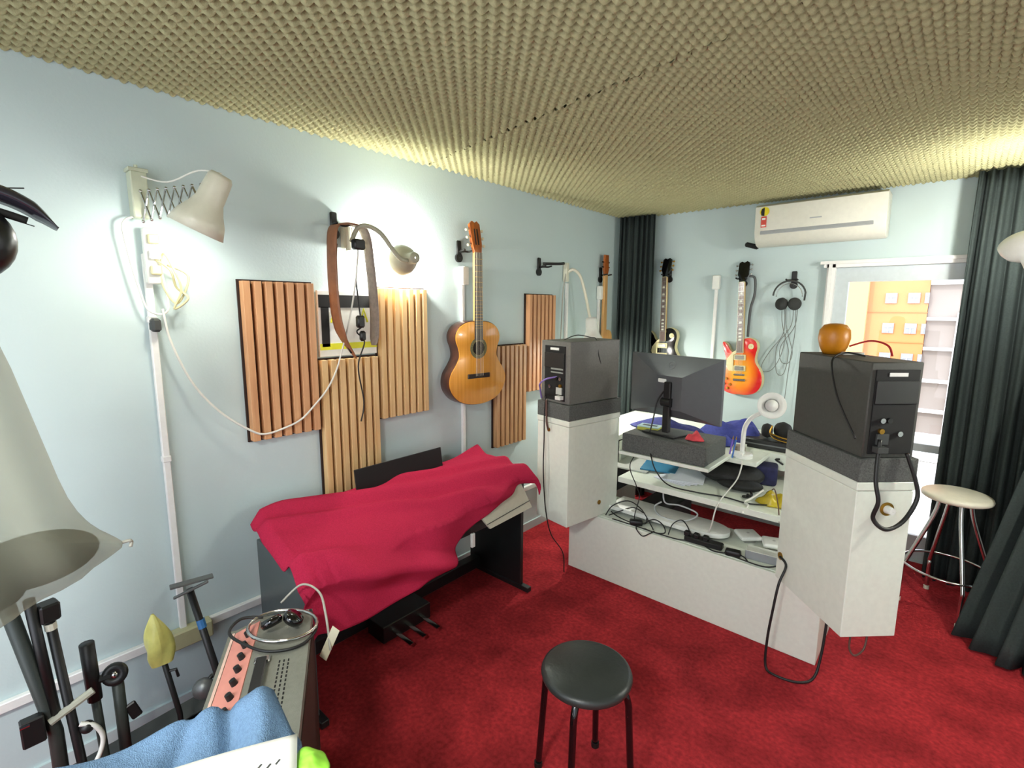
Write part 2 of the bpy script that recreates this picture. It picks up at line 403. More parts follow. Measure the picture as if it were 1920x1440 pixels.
# picture between panels
pc = thing('square_picture', 'square white picture with black top and yellow stripe between the panels', 'picture', (.0, -2.945, 1.435))
MB().box((.011, .155, .155), (.018, .315, .315), bev=.002).build('board', PAPER, pc)
MB().box((.0215, .155, .262), (.002, .31, .06)).box((.0215, .03, .14), (.002, .04, .19)).build('black_band', MATTE, pc)
MB().box((.0215, .155, .045), (.002, .312, .03)).build('yellow_stripe', mat('yellow_ink', '#e3e233', .6), pc)
ym = mat('yellow_ink', '#e3e233', .6)
for yy in (.08, .24):
    MB().tube([(.0225, yy-.02, .16), (.0225, yy, .225), (.0225, yy+.02, .16)], .005, 5).tube([(.0225, yy-.011, .185), (.0225, yy+.011, .185)], .004, 5).build('letter', ym, pc)

# ------------------------------------------------------------------ wall conduits
def conduit(name, axis, a, zs, label, x0=.012, joints=(), box=None, group='white cable conduits on the walls'):
    t = thing(name, label, 'conduit', (x0, a, zs[0]) if axis == 'y' else (a, -x0, zs[0]), 0 if axis == 'y' else -PI/2, group)
    h = zs[1]-zs[0]
    MB().box((0, 0, h/2), (.022, .024, h), bev=.003).build('channel', TRIM, t, smooth=True)
    for j in joints: MB().box((.001, 0, j-zs[0]), (.027, .03, .025), bev=.003).build('coupling', TRIM, t)
    if box: MB().box((.012, 0, h+.02), (.045, .055, .11), bev=.005).build('socket_box', PLASTIC, t, smooth=True)
    return t
conduit('wall_conduit', 'y', -3.603, (.36, 1.86), 'long white vertical conduit below the scissor-arm lamp', joints=(1.08, 1.62))
conduit('wall_conduit', 'y', -2.01, (.36, 1.84), 'white conduit running down behind the hanging acoustic guitar', box=1)
conduit('wall_conduit', 'x', .838, (.4, 1.86), 'white conduit on the back wall between the two electric guitars', box=1)
conduit('wall_conduit', 'y', -.43, (.6, 1.78), 'white conduit on the left wall next to the far curtain', box=1)
conduit('wall_conduit', 'y', -.905, (1.0, 1.86), 'white conduit left of the white draped lamp arm in the corner')
conduit('wall_conduit', 'y', -.72, (.0, .01), 'tiny', ) if False else None

# ------------------------------------------------------------------ lamps
def shade_prof(kind):
    if kind == 'bell': return [(.006, 0), (.032, .0), (.039, .012), (.042, .05), (.044, .095), (.056, .125), (.075, .16), (.088, .205), (.0865, .205), (.073, .162), (.050, .128), (.041, .097), (.039, .05), (.035, .015), (.006, .004)]
    return [(.004, 0), (.022, .0), (.026, .01), (.026, .05), (.040, .062), (.060, .085), (.070, .112), (.072, .135), (.0705, .135), (.068, .112), (.058, .087), (.038, .065), (.024, .052), (.022, .01), (.004, .004)]
def lamp_head(t, origin, d, kind, m, on=0, color=(1, .98, .90), scale=1.0, bm=None, radius=.03):
    Mx = aim(origin, d) @ Matrix.Scale(scale, 4)
    sh = MB().lathe(shade_prof(kind), Mx, 32).build('lamp_shade', m, t, smooth='all')
    bz = .125 if kind == 'bell' else .085
    br = .03
    MB().lathe([(.002, bz-.06), (.014, bz-.055), (.015, bz-.03), (br*.9, bz-.005), (br, bz+.012), (br*.8, bz+.033), (.001, bz+.044)], Mx, 20).build('bulb', BULB if on else BULBOFF, t, smooth='all')
    if on:
        L = bpy.data.lights.new('bulb_light', 'POINT'); L.energy = on; L.color = color; L.shadow_soft_size = .03
        lo = bpy.data.objects.new('bulb_light', L); COL.objects.link(lo); lo.parent = t
        lo.location = Mx @ Vector((0, 0, bz+.078))
    return sh

# lamp 1: scissor-arm wall lamp
t = thing('scissor_wall_lamp', 'white bell-shaped lamp on a chrome scissor arm, high on the left wall', 'lamp', (0, -3.61, 1.96))
MB().box((.03, 0, .10), (.055, .05, .16), bev=.004).tube([(.03, 0, .16), (.03, 0, .205)], .006).box((.03, 0, .185), (.06, .06, .012), bev=.002).build('wall_bracket', mat('aged_white_metal', '#c9cfb8', .35, .2), t)
am = MB()
A0 = Vector((.06, .0, .06)); A1 = Vector((.33, .135, .085)); nseg = 8
up = Vector((0, 0, 1))
for i in range(nseg):
    a = A0.lerp(A1, i/nseg); c2 = A0.lerp(A1, (i+1)/nseg); h1 = .052-.002*i
    am.tube([a+up*h1, c2-up*h1], .0035, 6).tube([a-up*h1, c2+up*h1], .0035, 6)
    am.ball(a+up*h1, .006, seg=8).ball(a-up*h1, .006, seg=8)
am.build('scissor_arm', STEEL, t, smooth=True)
lamp_head(t, (.355, .165, .15), (-.25, -.35, -.84), 'bell', mat('ivory_enamel', '#cfcdba', .3), on=1.9, scale=1.0)
MB().tube([(.04, 0, .17), (.15, .06, .14), (.27, .12, .17), (.355, .163, .155)], .003, 6, 6).build('cord', WWIRE, t, smooth='all')
# power strip and tangled cords hanging below lamp 1
ps = thing('power_strip', 'white socket strip hung vertically under the scissor lamp', 'power strip', (.02, -3.59, 1.78))
MB().box((.015, 0, .07), (.035, .045, .20), bev=.006).build('body', PLASTIC, ps, smooth=True)
for k in range(3):
    MB().box((.042, .004, .02+k*.055), (.02, .034, .034), bev=.004).build('plug', WWIRE if k % 2 else mat('yellowed_plastic', '#cfc99a', .5), ps)
cable('tangled_cord', [(.05, -3.585, 1.84), (.09, -3.55, 1.80), (.07, -3.53, 1.74), (.09, -3.50, 1.70), (.06, -3.54, 1.66), (.09, -3.52, 1.73), (.10, -3.54, 1.80), (.06, -3.56, 1.86), (.05, -3.57, 1.76), (.06, -3.53, 1.68), (.08, -3.49, 1.78), (.06, -3.55, 1.82)], .004, mat('yellowed_plastic', '#cfc99a', .5), 'knot of yellowed cord hanging off the socket strip', 'cord')
cable('hanging_cord', [(.03, -3.615, 1.99), (.04, -3.665, 1.96), (.04, -3.66, 1.86), (.04, -3.64, 1.74), (.04, -3.62, 1.66), (.045, -3.58, 1.64), (.05, -3.555, 1.67), (.05, -3.565, 1.78), (.05, -3.575, 1.84)], .004, WWIRE, 'white cord looping left of the socket strip under the scissor lamp', 'cord')
MB().box((.035, -3.60, 1.60), (.05, .03, .05), bev=.008).build('cable_clip', DGREY).name = 'cable_clip'
tag(bpy.data.objects['cable_clip'], 'dark grey clip on the long white conduit', 'clip')
cable('swagged_cord', [(.05, -3.575, 1.66), (.05, -3.56, 1.54), (.055, -3.50, 1.37), (.06, -3.41, 1.24), (.065, -3.30, 1.145), (.065, -3.24, 1.12), (.068, -3.15, 1.135), (.068, -3.08, 1.16), (.068, -3.02, 1.21), (.068, -2.95, 1.28), (.068, -2.90, 1.36), (.07, -2.87, 1.44), (.09, -2.83, 1.60), (.10, -2.79, 1.80), (.09, -2.76, 1.99)], .0045, WWIRE, 'white cord swagging across the slatted panels to the second lamp', 'cord')

# lamp 2: gooseneck lamp facing the wall
t = thing('gooseneck_wall_lamp', 'gooseneck lamp shining onto the wall between the strap and guitar', 'lamp', (0, -2.76, 1.96))
MB().tube([(.03, -.02, .09), (.035, -.02, -.02)], .014, 10).box((.02, -.02, .04), (.035, .05, .10), bev=.004).build('clamp', CREAM, t)
MB().tube([(.06, -.02, .02), (.10, -.01, .08), (.14, .02, .09), (.17, .07, .06), (.19, .12, -.01), (.20, .16, -.055), (.20, .20, -.06)], .011, 10, 6).build('gooseneck', mat('taupe_enamel', '#9c9a86', .4), t, smooth='all')
lamp_head(t, (.235, .225, -.045), (-.80, .10, -.02), 'dome', mat('taupe_enamel', '#9c9a86', .4), on=14, scale=1.1)

# lamp 3: white lamp behind the left speaker
t = thing('draped_arm_lamp', 'white lamp with a long drooping arm behind the left loudspeaker', 'lamp', (0, -.93, 1.5))
MB().box((.02, 0, .44), (.035, .035, .14), bev=.004).build('wall_bracket', CREAM, t)
MB().tube([(.03, .01, .44), (.07, .02, .46), (.11, .05, .42), (.13, .08, .33), (.15, .10, .22), (.16, .12, .13), (.17, .13, .08)], .011, 10, 5).build('arm', mat('ivory_enamel', '#cfcdba', .3), t, smooth='all')
lamp_head(t, (.17, .135, .10), (.10, .02, -1), 'bell', PLASTIC, on=15, scale=1.1)
MB().tube([(.03, -.015, .43), (.03, -.05, .3), (.03, -.06, .1), (.03, -.07, -.1)], .004, 6, 5).build('cord', mat('grey_cord', '#a9a69a', .6), t, smooth='all')

# lamp 5: round white lamp at the right edge
t = thing('round_shade_lamp', 'white round-backed lamp at the right edge in front of the curtain', 'lamp', (2.98, -1.75, 0))
MB().lathe([(.13, 0), (.13, .02), (.02, .035), (.001, .035)], None, 28, False).build('base', CREAM, t, smooth=True)
MB().tube([(0, 0, .03), (0, 0, 1.6)], .012, 10).build('pole', TRIM, t, smooth='all')
MB().tube([(0, 0, 1.6), (0, .02, 1.85), (-.06, .25, 2.03), (-.22, .65, 2.00), (-.40, .88, 1.89)], .010, 10, 6).build('gooseneck', TRIM, t, smooth='all')
lamp_head(t, (-.45, .90, 1.865), (-.30, .50, .75), 'dome', PLASTIC, on=11, scale=1.15)

# fill lamp added on the right wall, out of view, to brighten the carpet
t = thing('gooseneck_wall_lamp', 'gooseneck fill lamp added on the unseen right wall to brighten the carpet', 'lamp', (XR, -1.55, 1.75))
MB().box((-.02, 0, 0), (.035, .05, .10), bev=.004).build('clamp', CREAM, t)
MB().tube([(-.03, 0, .02), (-.10, .0, .12), (-.20, .02, .16), (-.28, .05, .10)], .011, 10, 6).build('gooseneck', CREAM, t, smooth='all')
lamp_head(t, (-.29, .05, .10), (-.40, .10, -1), 'bell', CREAM, on=14, scale=1.1)

# unseen fill light added on the ceiling behind the viewer
t = thing('added_fill_light', 'round white fill light added on the foam, unseen behind the viewer', 'ceiling light', (1.9, -5.0, 2.425))
MB().lathe([(.001, 0), (.22, 0), (.22, -.03), (.21, -.035), (.205, -.02), (.001, -.02)], None, 40).build('housing', TRIM, t, smooth=True)
MB().lathe([(.001, -.022), (.20, -.022)], None, 40).build('diffuser', mat('fill_diffuser', '#fff8ea', .5, emit=3), t)
L = bpy.data.lights.new('fill_bulb', 'AREA'); L.shape = 'DISK'; L.size = .38; L.energy = 22; L.color = (.98, 1, .95)
lo = bpy.data.objects.new('fill_bulb', L); COL.objects.link(lo); lo.parent = t; lo.location = (0, 0, -.04)

# desk lamp (off)
t = thing('desk_lamp', 'white gooseneck desk lamp on the desk, its shade facing the viewer', 'lamp', (1.42, -1.06, .80))
MB().lathe([(.001, 0), (.055, 0), (.055, .018), (.045, .026), (.001, .026)], None, 28).box((-.02, -.03, .02), (.07, .05, .03), bev=.006).build('base', PLASTIC, t, smooth=True)
MB().tube([(-.005, 0, .02), (-.005, 0, .10), (.0, 0, .18), (.03, 0, .24), (.09, 0, .285)], .013, 10, 6).build('gooseneck', PLASTIC, t, smooth='all')
Mx = aim((.125, .03, .325), (.35, -1, .12))
MB().lathe([(.001, -.03), (.045, -.025), (.068, -.005), (.076, .022), (.074, .024), (.040, .008), (.038, -.004), (.001, -.006)], Mx, 32).build('lamp_shade', PLASTIC, t, smooth='all')
MB().lathe([(.034, .0), (.034, .02), (.028, .034), (.001, .04)], Mx, 24).build('bulb', BULBOFF, t, smooth='all')
MB().lathe([(.0365, .002), (.0365, .006)], Mx, 24).build('bulb_ring', DGREY, t)

# ------------------------------------------------------------------ guitars
def guitar_classical(loc, rotz, label):
    s = 1.06
    t = thing('classical_guitar', label, 'guitar', loc, rotz, 'guitars on the walls'); 
    hw = [(.0, -.005), (.07, .003), (.13, .03), (.172, .08), (.186, .13), (.176, .185), (.145, .235), (.124, .28), (.127, .325), (.142, .37), (.142, .41), (.118, .45), (.07, .476), (.0, .482)]
    out = [Vector((a*s*1.12, b*s)) for a, b in hw]
    full = catmull([(v.x, v.y, 0) for v in out]+[(-v.x, v.y, 0) for v in out[-2:0:-1]], 5, True)
    o2 = [(v.x, v.y) for v in full]
    MB().prism(o2, 0, .09, .004).build('body', ROSE, t, smooth=True)
    inner = [(x*.985, y*.985+.003) for x, y in o2]
    MB().prism(inner, -.004, .003, .001).build('soundboard', SPRUCE, t, smooth=True)
    MB().lathe([(.001, 0), (.043, 0), (.043, .0015), (.001, .0015)], Matrix.Translation((0, -.0045, .325*s)) @ Matrix.Rotation(PI/2, 4, 'X'), 36).build('sound_hole', mat('hole_dark', '#15100c', .9), t)
    MB().lathe([(.044, 0), (.064, 0), (.064, .002), (.044, .002), (.044, 0)], Matrix.Translation((0, -.0042, .325*s)) @ Matrix.Rotation(PI/2, 4, 'X'), 36).build('rosette', mat('rosette_inlay', '#6e6a45', .5, noise=.5, nscale=150), t)
    MB().box((0, -.007, .165*s), (.17, .010, .028), bev=.003).build('bridge', mat('bridge_wood', '#2d2320', .5), t)
    MB().prism([(-.026, .48*s), (.026, .48*s), (.025, .86*s), (-.025, .86*s)], -.004, .018, .004).build('neck', MAPLE, t, smooth=True)
    MB().prism([(-.031, .37*s), (.031, .37*s), (.026, .86*s), (-.026, .86*s)], -.011, -.004, .001).build('fretboard', mat('ebony', '#403835', .5), t)
    fm = MB()
    for k in range(1, 19):
        z = (.165+.65*(2**(-k/12)))*s+.045*s
        if z > .375*s: fm.box((0, -.0118, z), (.056, .002, .002))
    fm.build('frets', GOLD, t)
    Mh = Matrix.Translation((0, -.002, .86*s)) @ Matrix.Rotation(-.2, 4, 'X')
    MB().prism([(-.026, 0), (.026, 0), (.036, .05), (.037, .17), (.018, .188), (0, .178), (-.018, .188), (-.037, .17), (-.036, .05)], -.004, .018, .002, Mh).build('headstock', wood_mat('orange_headstock', '#7a3a16', '#b4611f', (20, 20, 2), .3, .4), t, smooth=True)
    MB().prism([(-.014, .045), (-.006, .045), (-.006, .14), (-.014, .14)], -.006, -.003, 0, Mh).prism([(.006, .045), (.014, .045), (.014, .14), (.006, .14)], -.006, -.003, 0, Mh).build('string_slots', MATTE, t)
    pm = MB()
    for sd in (-1, 1):
        for k in range(3): 
            pm.tube([Mh @ Vector((sd*.034, .007, .045+k*.045)), Mh @ Vector((sd*.056, .010, .045+k*.045))], .004, 8).ball(Mh @ Vector((sd*.058, .010, .045+k*.045)), .009, seg=10)
    pm.build('tuning_pegs', mat('pearl_pegs', '#d8cfae', .3), t, smooth='all')
    st = MB()
    for k in range(6):
        x = -.024+k*.0096; st.tube([(x*1.15, -.016, .165*s), (x*.8, -.014, .86*s)], .0009, 4)
    st.build('strings', mat('nylon_string', '#cfc9b0', .3), t)
    return t
def hanger(loc, rotz, label, name='guitar_hanger', g='guitar wall hangers'):
    t = thing(name, label, 'wall hanger', loc, rotz, g)
    MB().box((0, -.008, 0), (.035, .014, .09), bev=.005).lathe([(.001, 0), (.026, 0), (.026, .014), (.001, .014)], Matrix.Translation((0, 0, -.055)) @ Matrix.Rotation(PI/2, 4, 'X'), 20).build('plate', BLACK, t, smooth=True)
    MB().tube([(0, -.015, -.02), (0, -.055, -.02)], .007, 8).tube([(-.033, -.095, -.016), (-.033, -.06, -.02), (0, -.052, -.02), (.033, -.06, -.02), (.033, -.095, -.016)], .006, 8, 4).build('yoke', BLACK, t, smooth='all')
    return t
guitar_classical((.112, -1.975, 1.082), PI/2-.12, 'golden acoustic guitar with round sound hole hanging on the left wall')
hanger((0.0, -2.03, 2.02), PI/2, 'black wall hanger holding the golden acoustic guitar')
hanger((0.0, -1.25, 1.98), PI/2, 'empty black guitar hanger on the left wall beyond the acoustic guitar')
hk = MB().tube([(.02, -1.22, 1.985), (.10, -1.14, 1.985), (.12, -1.10, 1.99)], .010, 8, 4).build('leather_tab', BLACK, smooth='all'); hk.name = 'leather_tab'
tag(hk, 'small black leather tab sticking out beside the empty hanger', 'strap')

LP = [(0, 0), (.06, .001), (.12, .022), (.157, .07), (.166, .13), (.152, .19), (.122, .238), (.110, .275), (.116, .32), (.126, .365), (.115, .41), (.075, .437), (.03, .432), (.028, .40), (-.02, .36), (-.028, .335), (-.05, .325), (-.078, .345), (-.10, .385), (-.13, .41), (-.140, .395), (-.128, .345), (-.112, .285), (-.122, .238), (-.152, .19), (-.166, .13), (-.157, .07), (-.12, .022), (-.06, .001)]
def guitar_electric(loc, rot, label, body_m, hmat, inlay='#e6e2d0', pg=True, z=1.0):
    t = thing('electric_guitar', label, 'guitar', loc, 0, 'guitars on the walls'); t.rotation_euler = rot
    full = [(v.x, v.y) for v in catmull([(a, b, 0) for a, b in LP], 4, True)]
    MB().prism([(x*1.012, y*1.008-.001) for x, y in full], .004, .05, .003).build('binding', CREAMP, t, smooth=True)
    MB().prism(full, 0, .012, .003).build('body', body_m, t, smooth=True)
    if pg: MB().prism([(-.03, .345), (-.055, .33), (-.10, .275), (-.108, .24), (-.085, .185), (-.048, .182), (-.048, .31), (-.03, .318)], -.008, -.003, .001).build('pickguard', CREAMP, t)
    for zz in (.29, .205):
        p = MB().box((0, -.005, zz), (.092, .012, .044), bev=.004).build('pickup_ring', CREAMP, t)
        MB().box((0, -.010, zz), (.070, .014, .028), bev=.003).build('pickup', mat('pickup_metal', '#8f8c84', .3, .7), p)
    MB().box((0, -.007, .155), (.085, .012, .014), bev=.003).build('bridge', STEEL, t)
    MB().box((0, -.008, .115), (.095, .012, .018), bev=.004).build('tailpiece', STEEL, t)
    kb = [(-.10, .12), (-.12, .08), (-.07, .075), (-.09, .045)]
    for a, b_ in kb: MB().lathe([(.001, 0), (.011, 0), (.009, .014), (.001, .014)], Matrix.Translation((a, 0, b_)) @ Matrix.Rotation(PI/2, 4, 'X'), 16).build('knob', GOLD, t)
    MB().lathe([(.001, 0), (.021, 0), (.021, .003), (.001, .003)], Matrix.Translation((.082, -.001, .375)) @ Matrix.Rotation(PI/2, 4, 'X'), 24).tube([(.082, 0, .375), (.082, -.014, .375)], .004, 8).build('toggle_switch', CREAMP, t)
    MB().prism([(-.027, .34), (.027, .34), (.022, .86), (-.022, .86)], -.004, .014, .004).build('neck', body_m if not pg else MAPLE, t, smooth=True)
    MB().prism([(-.028, .325), (.028, .325), (.0225, .865), (-.0225, .865)], -.010, -.003, .0).build('fretboard_binding', CREAMP, t)
    MB().prism([(-.0245, .327), (.0245, .327), (.0195, .862), (-.0195, .862)], -.012, -.008, .0).build('fretboard', mat('rosewood_board', '#5d3c2c', .5), t)
    fm = MB(); im = MB(); zs = []
    for k in range(0, 23):
        zz = .235+.627*(2**(-k/12)); zs.append(zz)
        if k and zz > .33: fm.box((0, -.0125, zz), (.046, .002, .0018))
    for k in (3, 5, 7, 9, 12, 15, 17, 19, 21):
        zz = (zs[k-1]+zs[k])/2; im.prism([(-.012, zz-.008), (.012, zz-.008), (.009, zz+.008), (-.009, zz+.008)], -.0128, -.0118)
    fm.build('frets', STEEL, t); im.build('inlays', mat('pearl_inlay', inlay, .3), t)
    Mh = Matrix.Translation((0, -.002, .862)) @ Matrix.Rotation(-.24, 4, 'X')
    MB().prism([(-.022, 0), (.022, 0), (.030, .04), (.041, .06), (.039, .15), (.02, .163), (0, .152), (-.02, .163), (-.039, .15), (-.041, .06), (-.030, .04)], -.003, .014, .002, Mh).build('headstock', GLOSSY, t, smooth=True)
    pm = MB()
    for sd in (-1, 1):
        for k in range(3): pm.tube([Mh @ Vector((sd*.036, .007, .06+k*.036)), Mh @ Vector((sd*.056, .007, .06+k*.036))], .003, 6).ball(Mh @ Vector((sd*.058, .007, .06+k*.036)), .008, seg=8)
    pm.build('tuning_pegs', hmat, t, smooth='all')
    st = MB()
    for k in range(6):
        x = -.024+k*.0096; st.tube([(x, -.017, .155), (x*.72, -.0145, .862)], .0008, 4)
    st.build('strings', STEEL, t)
    return t
guitar_electric((1.085, -.075, 1.012), (0, -.045, -.12), 'cherry sunburst electric guitar hanging on the back wall', burst_mat(), STEEL)
hanger((1.04, 0, 1.92), 0, 'black wall hanger holding the sunburst electric guitar')
guitar_electric((.445, -.075, 1.07), (0, -.02, -.12), 'black electric guitar with ivory edging hanging beside the far curtain', mat('black_lacquer', '#0b0b0b', .16, spec=.25), GOLD, pg=True)
hanger((.44, 0, 1.97), 0, 'black wall hanger holding the black electric guitar')
g4 = thing('bass_guitar', 'pale guitar seen edge-on, mostly hidden between corner curtain and left loudspeaker', 'guitar', (.05, -.40, 1.05), PI/2, 'guitars on the walls')
MB().prism([(-.028, .35), (.028, .35), (.022, .90), (-.022, .90)], -.012, .012, .003).build('neck', MAPLE, g4)
MB().prism([(x, y) for x, y in [(v.x, v.y) for v in catmull([(a, b_, 0) for a, b_ in LP], 4, True)]], -.01, .03, .003).build('body', MAPLE, g4)
MB().prism([(-.022, .90), (.022, .90), (.035, .94), (.028, 1.06), (-.028, 1.06), (-.035, .94)], -.012, .008, .003).build('headstock', wood_mat('orange_headstock', '#7a3a16', '#b4611f'), g4)
MB().tube([(-.03, 0, .96), (-.055, 0, .96)], .006, 6).tube([(-.03, 0, 1.0), (-.055, 0, 1.0)], .006, 6).tube([(.03, 0, .96), (.055, 0, .96)], .006, 6).tube([(.03, 0, 1.0), (.055, 0, 1.0)], .006, 6).build('tuning_pegs', GLOSSY, g4)
hanger((0, -.41, 1.965), PI/2, 'black wall hanger holding the pale guitar near the corner')
# dark strap behind the sunburst guitar
cable('guitar_strap', [(1.085, -.04, 1.92), (1.125, -.035, 1.90), (1.13, -.03, 1.78), (1.11, -.03, 1.68), (1.105, -.03, 1.55), (1.105, -.03, 1.46)], .010, mat('grey_webbing', '#55585a', .8), 'dark grey strap hanging behind the sunburst guitar neck', 'strap')

# leather strap over hook
st = thing('leather_strap', 'brown leather guitar strap looped over a black hook on the left wall', 'strap', (0, -2.80, 2.02))
def band(P, wv, n=10):
    Q = catmull(P, n)
    def f(u, v):
        k = u*(len(Q)-1); i = min(int(k), len(Q)-2); p = Q[i].lerp(Q[i+1], k-i)
        wd = wv(u); return p+Vector((1, .18, 0)).normalized()*(v-.5)*wd
    return f
MB().grid(band([(.09, .02, .035), (.09, -.055, .035), (.09, -.095, .0), (.09, -.105, -.12), (.09, -.105, -.26), (.09, -.095, -.40), (.09, -.065, -.50), (.09, .0, -.60)], lambda u: .065*(1 if u < .8 else 1-.85*(u-.8)/.2)), 60, 4, .004).build('left_band', mat('tan_leather', '#8a5a3c', .5, noise=.15, nscale=30), st, smooth='all')
MB().grid(band([(.09, .0, .035), (.09, .055, .03), (.09, .085, -.02), (.09, .10, -.14), (.09, .11, -.26), (.09, .115, -.40), (.09, .11, -.50), (.09, .105, -.54)], lambda u: .06*(1 if u < .85 else 1-.5*(u-.85)/.15)), 60, 4, .004).build('right_band', mat('taupe_suede', '#82756b', .8, noise=.15, nscale=60), st, smooth='all')
MB().tube([(.09, -.08, -.06), (.085, -.095, -.3), (.085, -.07, -.45), (.085, -.02, -.57)], .008, 6, 6).build('lining_edge', MATTE, st, smooth='all')
hanger((0.0, -2.84, 2.07), PI/2, 'black wall hook the brown leather strap hangs from')
cable('black_strap_cord', [(.10, -2.79, 1.80), (.09, -2.77, 1.65), (.09, -2.76, 1.58), (.09, -2.79, 1.55), (.09, -2.75, 1.50), (.09, -2.79, 1.38), (.08, -2.76, 1.2), (.08, -2.78, 1.1)], .004, WIRE, 'thin black cord dangling inside the leather strap loop')
for c_, d_, lb_ in (((.10, -2.775, 1.60), (.03, .04, .06), 'upper of the two black clips hanging low inside the strap loop'), ((.10, -2.765, 1.53), (.025, .03, .05), 'lower of the two black clips hanging inside the strap loop'), ((.10, -2.77, 1.965), (.04, .06, .05), 'black clip at the top inside the strap loop')):
    tag(MB().box(c_, d_, bev=.008).build('cord_clip', BLACK, smooth=True, loc=c_), lb_, 'clip')

# ------------------------------------------------------------------ air conditioner
ac = thing('air_conditioner', 'white split air conditioner mounted under the ceiling', 'air conditioner', (1.145, 0, 2.115), 0)
ac.rotation_euler = (0, -.01, 0)
prof = [(-.002, .02), (-.10, .0), (-.155, .012), (-.195, .05), (-.21, .10), (-.212, .27), (-.19, .285), (-.002, .285)]
MB().prism([(p[0], p[1]) for p in prof], 0, .765, .006, Matrix.Rotation(-PI/2, 4, 'Z') @ Matrix.Diagonal((-1, 1, 1, 1)) if False else Matrix(((0, 1, 0, 0), (1, 0, 0, 0), (0, 0, 1, 0), (0, 0, 0, 1)))).build('body', mat('ac_plastic', '#dddcd0', .35), ac, smooth=True)
MB().box((.37, -.2075, .095), (.66, .010, .030), (-.25, 0, 0), bev=.002).build('display_band', mat('ac_grey_band', '#a9adb0', .4), ac)
MB().box((.39, -.165, .035), (.64, .05, .006), (-.75, 0, 0), bev=.002).build('air_flap', mat('ac_flap', '#d3cdb9', .35), ac)
MB().box((.38, -.2135, .16), (.07, .002, .008)).build('name_strip', mat('ac_grey_band', '#a9adb0', .4), ac)
MB().box((.06, -.2135, .165), (.035, .002, .075)).build('red_label', mat('label_red', '#cf4a3c', .5), ac)
MB().box((.06, -.215, .185), (.022, .002, .012)).box((.06, -.215, .14), (.026, .002, .010)).build('label_text', PAPER, ac)
RX = Matrix.Rotation(PI/2, 4, 'X')
MB().lathe([(.001, 0), (.031, 0), (.031, .002), (.001, .002)], Matrix.Translation((.062, -.2125, .235)) @ RX, 28).build('round_sticker', mat('sticker_yellow', '#e5d21e', .5), ac)
MB().prism([(.042, .21), (.062, .205), (.062, .262), (.045, .255), (.038, .235)], -.2155, -.2145).build('sticker_mark', BLACK, ac)
o = MB().box((0, 0, 0), (.10, .03, .035), (0, .3, 0), bev=.01).build('pipe_stub', MATTE); o.location = (1.105, -.10, 2.135); o.parent = None; o.name = 'drain_pipe_stub'
tag(o, 'short black insulated pipe poking out left of the air conditioner', 'pipe')

# headphones on the back wall
hp = thing('headphones', 'black headphones hanging from a hook on the back wall', 'headphones', (1.375, -.06, 1.73))
MB().tube([(.105*math.cos(a), -.01, .105*math.sin(a)+.04) for a in [PI*k/16-.35*(k == 0)+.0 for k in range(17)]], .006, 8).build('headband', DGREY, hp, smooth='all')
MB().tube([(.085*math.cos(PI*k/16), -.012, .095*math.sin(PI*k/16)+.03) for k in range(17)], .0025, 6).build('inner_band', STEEL, hp, smooth='all')
for sx in (-1, 1):
    MB().lathe([(.001, -.02), (.04, -.018), (.046, 0), (.04, .02), (.001, .022)], aim((sx*.042, -.02, -.02), (sx*.6, -1, .1)), 20).build('ear_cup', mat('charcoal_cushion', '#2e302f', .8), hp, smooth='all')
h = hanger((1.385, 0, 1.90), 0, 'black double hook the headphones hang from', 'headphone_hook')
for k, (xa, xb, zz) in enumerate([(1.33, 1.345, 1.20), (1.355, 1.37, 1.28)]):
    cable('headphone_cord', [(xa, -.05, 1.70), (xa+.005, -.03, 1.58), (xa+.03, -.03, 1.48), (xb+.05, -.03, 1.36), (xb+.03, -.03, zz), (xb-.02, -.03, zz+.01), (xb-.03, -.03, 1.40), (xb+.05, -.03, 1.55), (xb+.06, -.04, 1.70)], .0025, mat('grey_cord_dark', '#6f7370', .6), ['thin grey looped cord below the headphones, reaching lowest', 'thin grey looped cord below the headphones, the shorter loop'][k], 'cord', par=hp)
cable('headphone_cord', [(1.42, -.05, 1.70), (1.425, -.03, 1.5), (1.41, -.03, 1.3), (1.40, -.03, 1.1), (1.395, -.03, .9)], .0025, mat('grey_cord_dark', '#6f7370', .6), 'thin grey cord falling straight down below the headphones', 'cord', par=hp)
cable('headphone_cord', [(1.345, -.04, 1.68), (1.35, -.03, 1.5), (1.27, -.03, 1.36), (1.22, -.03, 1.25), (1.24, -.03, 1.20), (1.30, -.03, 1.23), (1.35, -.03, 1.35), (1.37, -.03, 1.52)], .0025, mat('grey_cord_dark', '#6f7370', .6), 'thin grey cord swinging left toward the sunburst guitar', 'cord', par=hp)

# ------------------------------------------------------------------ desk
dk = thing('studio_desk', 'large white studio desk with low front plinth and shelves', 'desk', (1.2, -1.2, 0))
X = lambda x: x-1.2
Y = lambda y: y+1.2
def part(name, x0, x1, y0, y1, z0, z1, m=WHITE, par=dk, bev=.002):
    return MB().box((X((x0+x1)/2), Y((y0+y1)/2), (z0+z1)/2), (x1-x0, y1-y0, z1-z0), bev=bev).build(name, m, par)
part('plinth_panel', .54, 1.955, -1.575, -1.555, .0, .395)
part('plinth_top', .56, 1.94, -1.556, -1.20, .378, .398)
part('plinth_end', .54, .558, -1.555, -1.20, 0, .378); part('plinth_end', 1.937, 1.955, -1.555, -1.20, 0, .378)
part('middle_shelf', .80, 1.79, -1.43, -.72, .595, .63)
part('desk_top', .30, .62, -1.12, -.25, .765, .80); part('desk_top', .62, 1.98, -.84, -.25, .765, .80)
part('apron', 1.345, 1.98, -.86, -.842, .70, .80)
part('apron', .63, .648, -1.12, -.86, .62, .765)
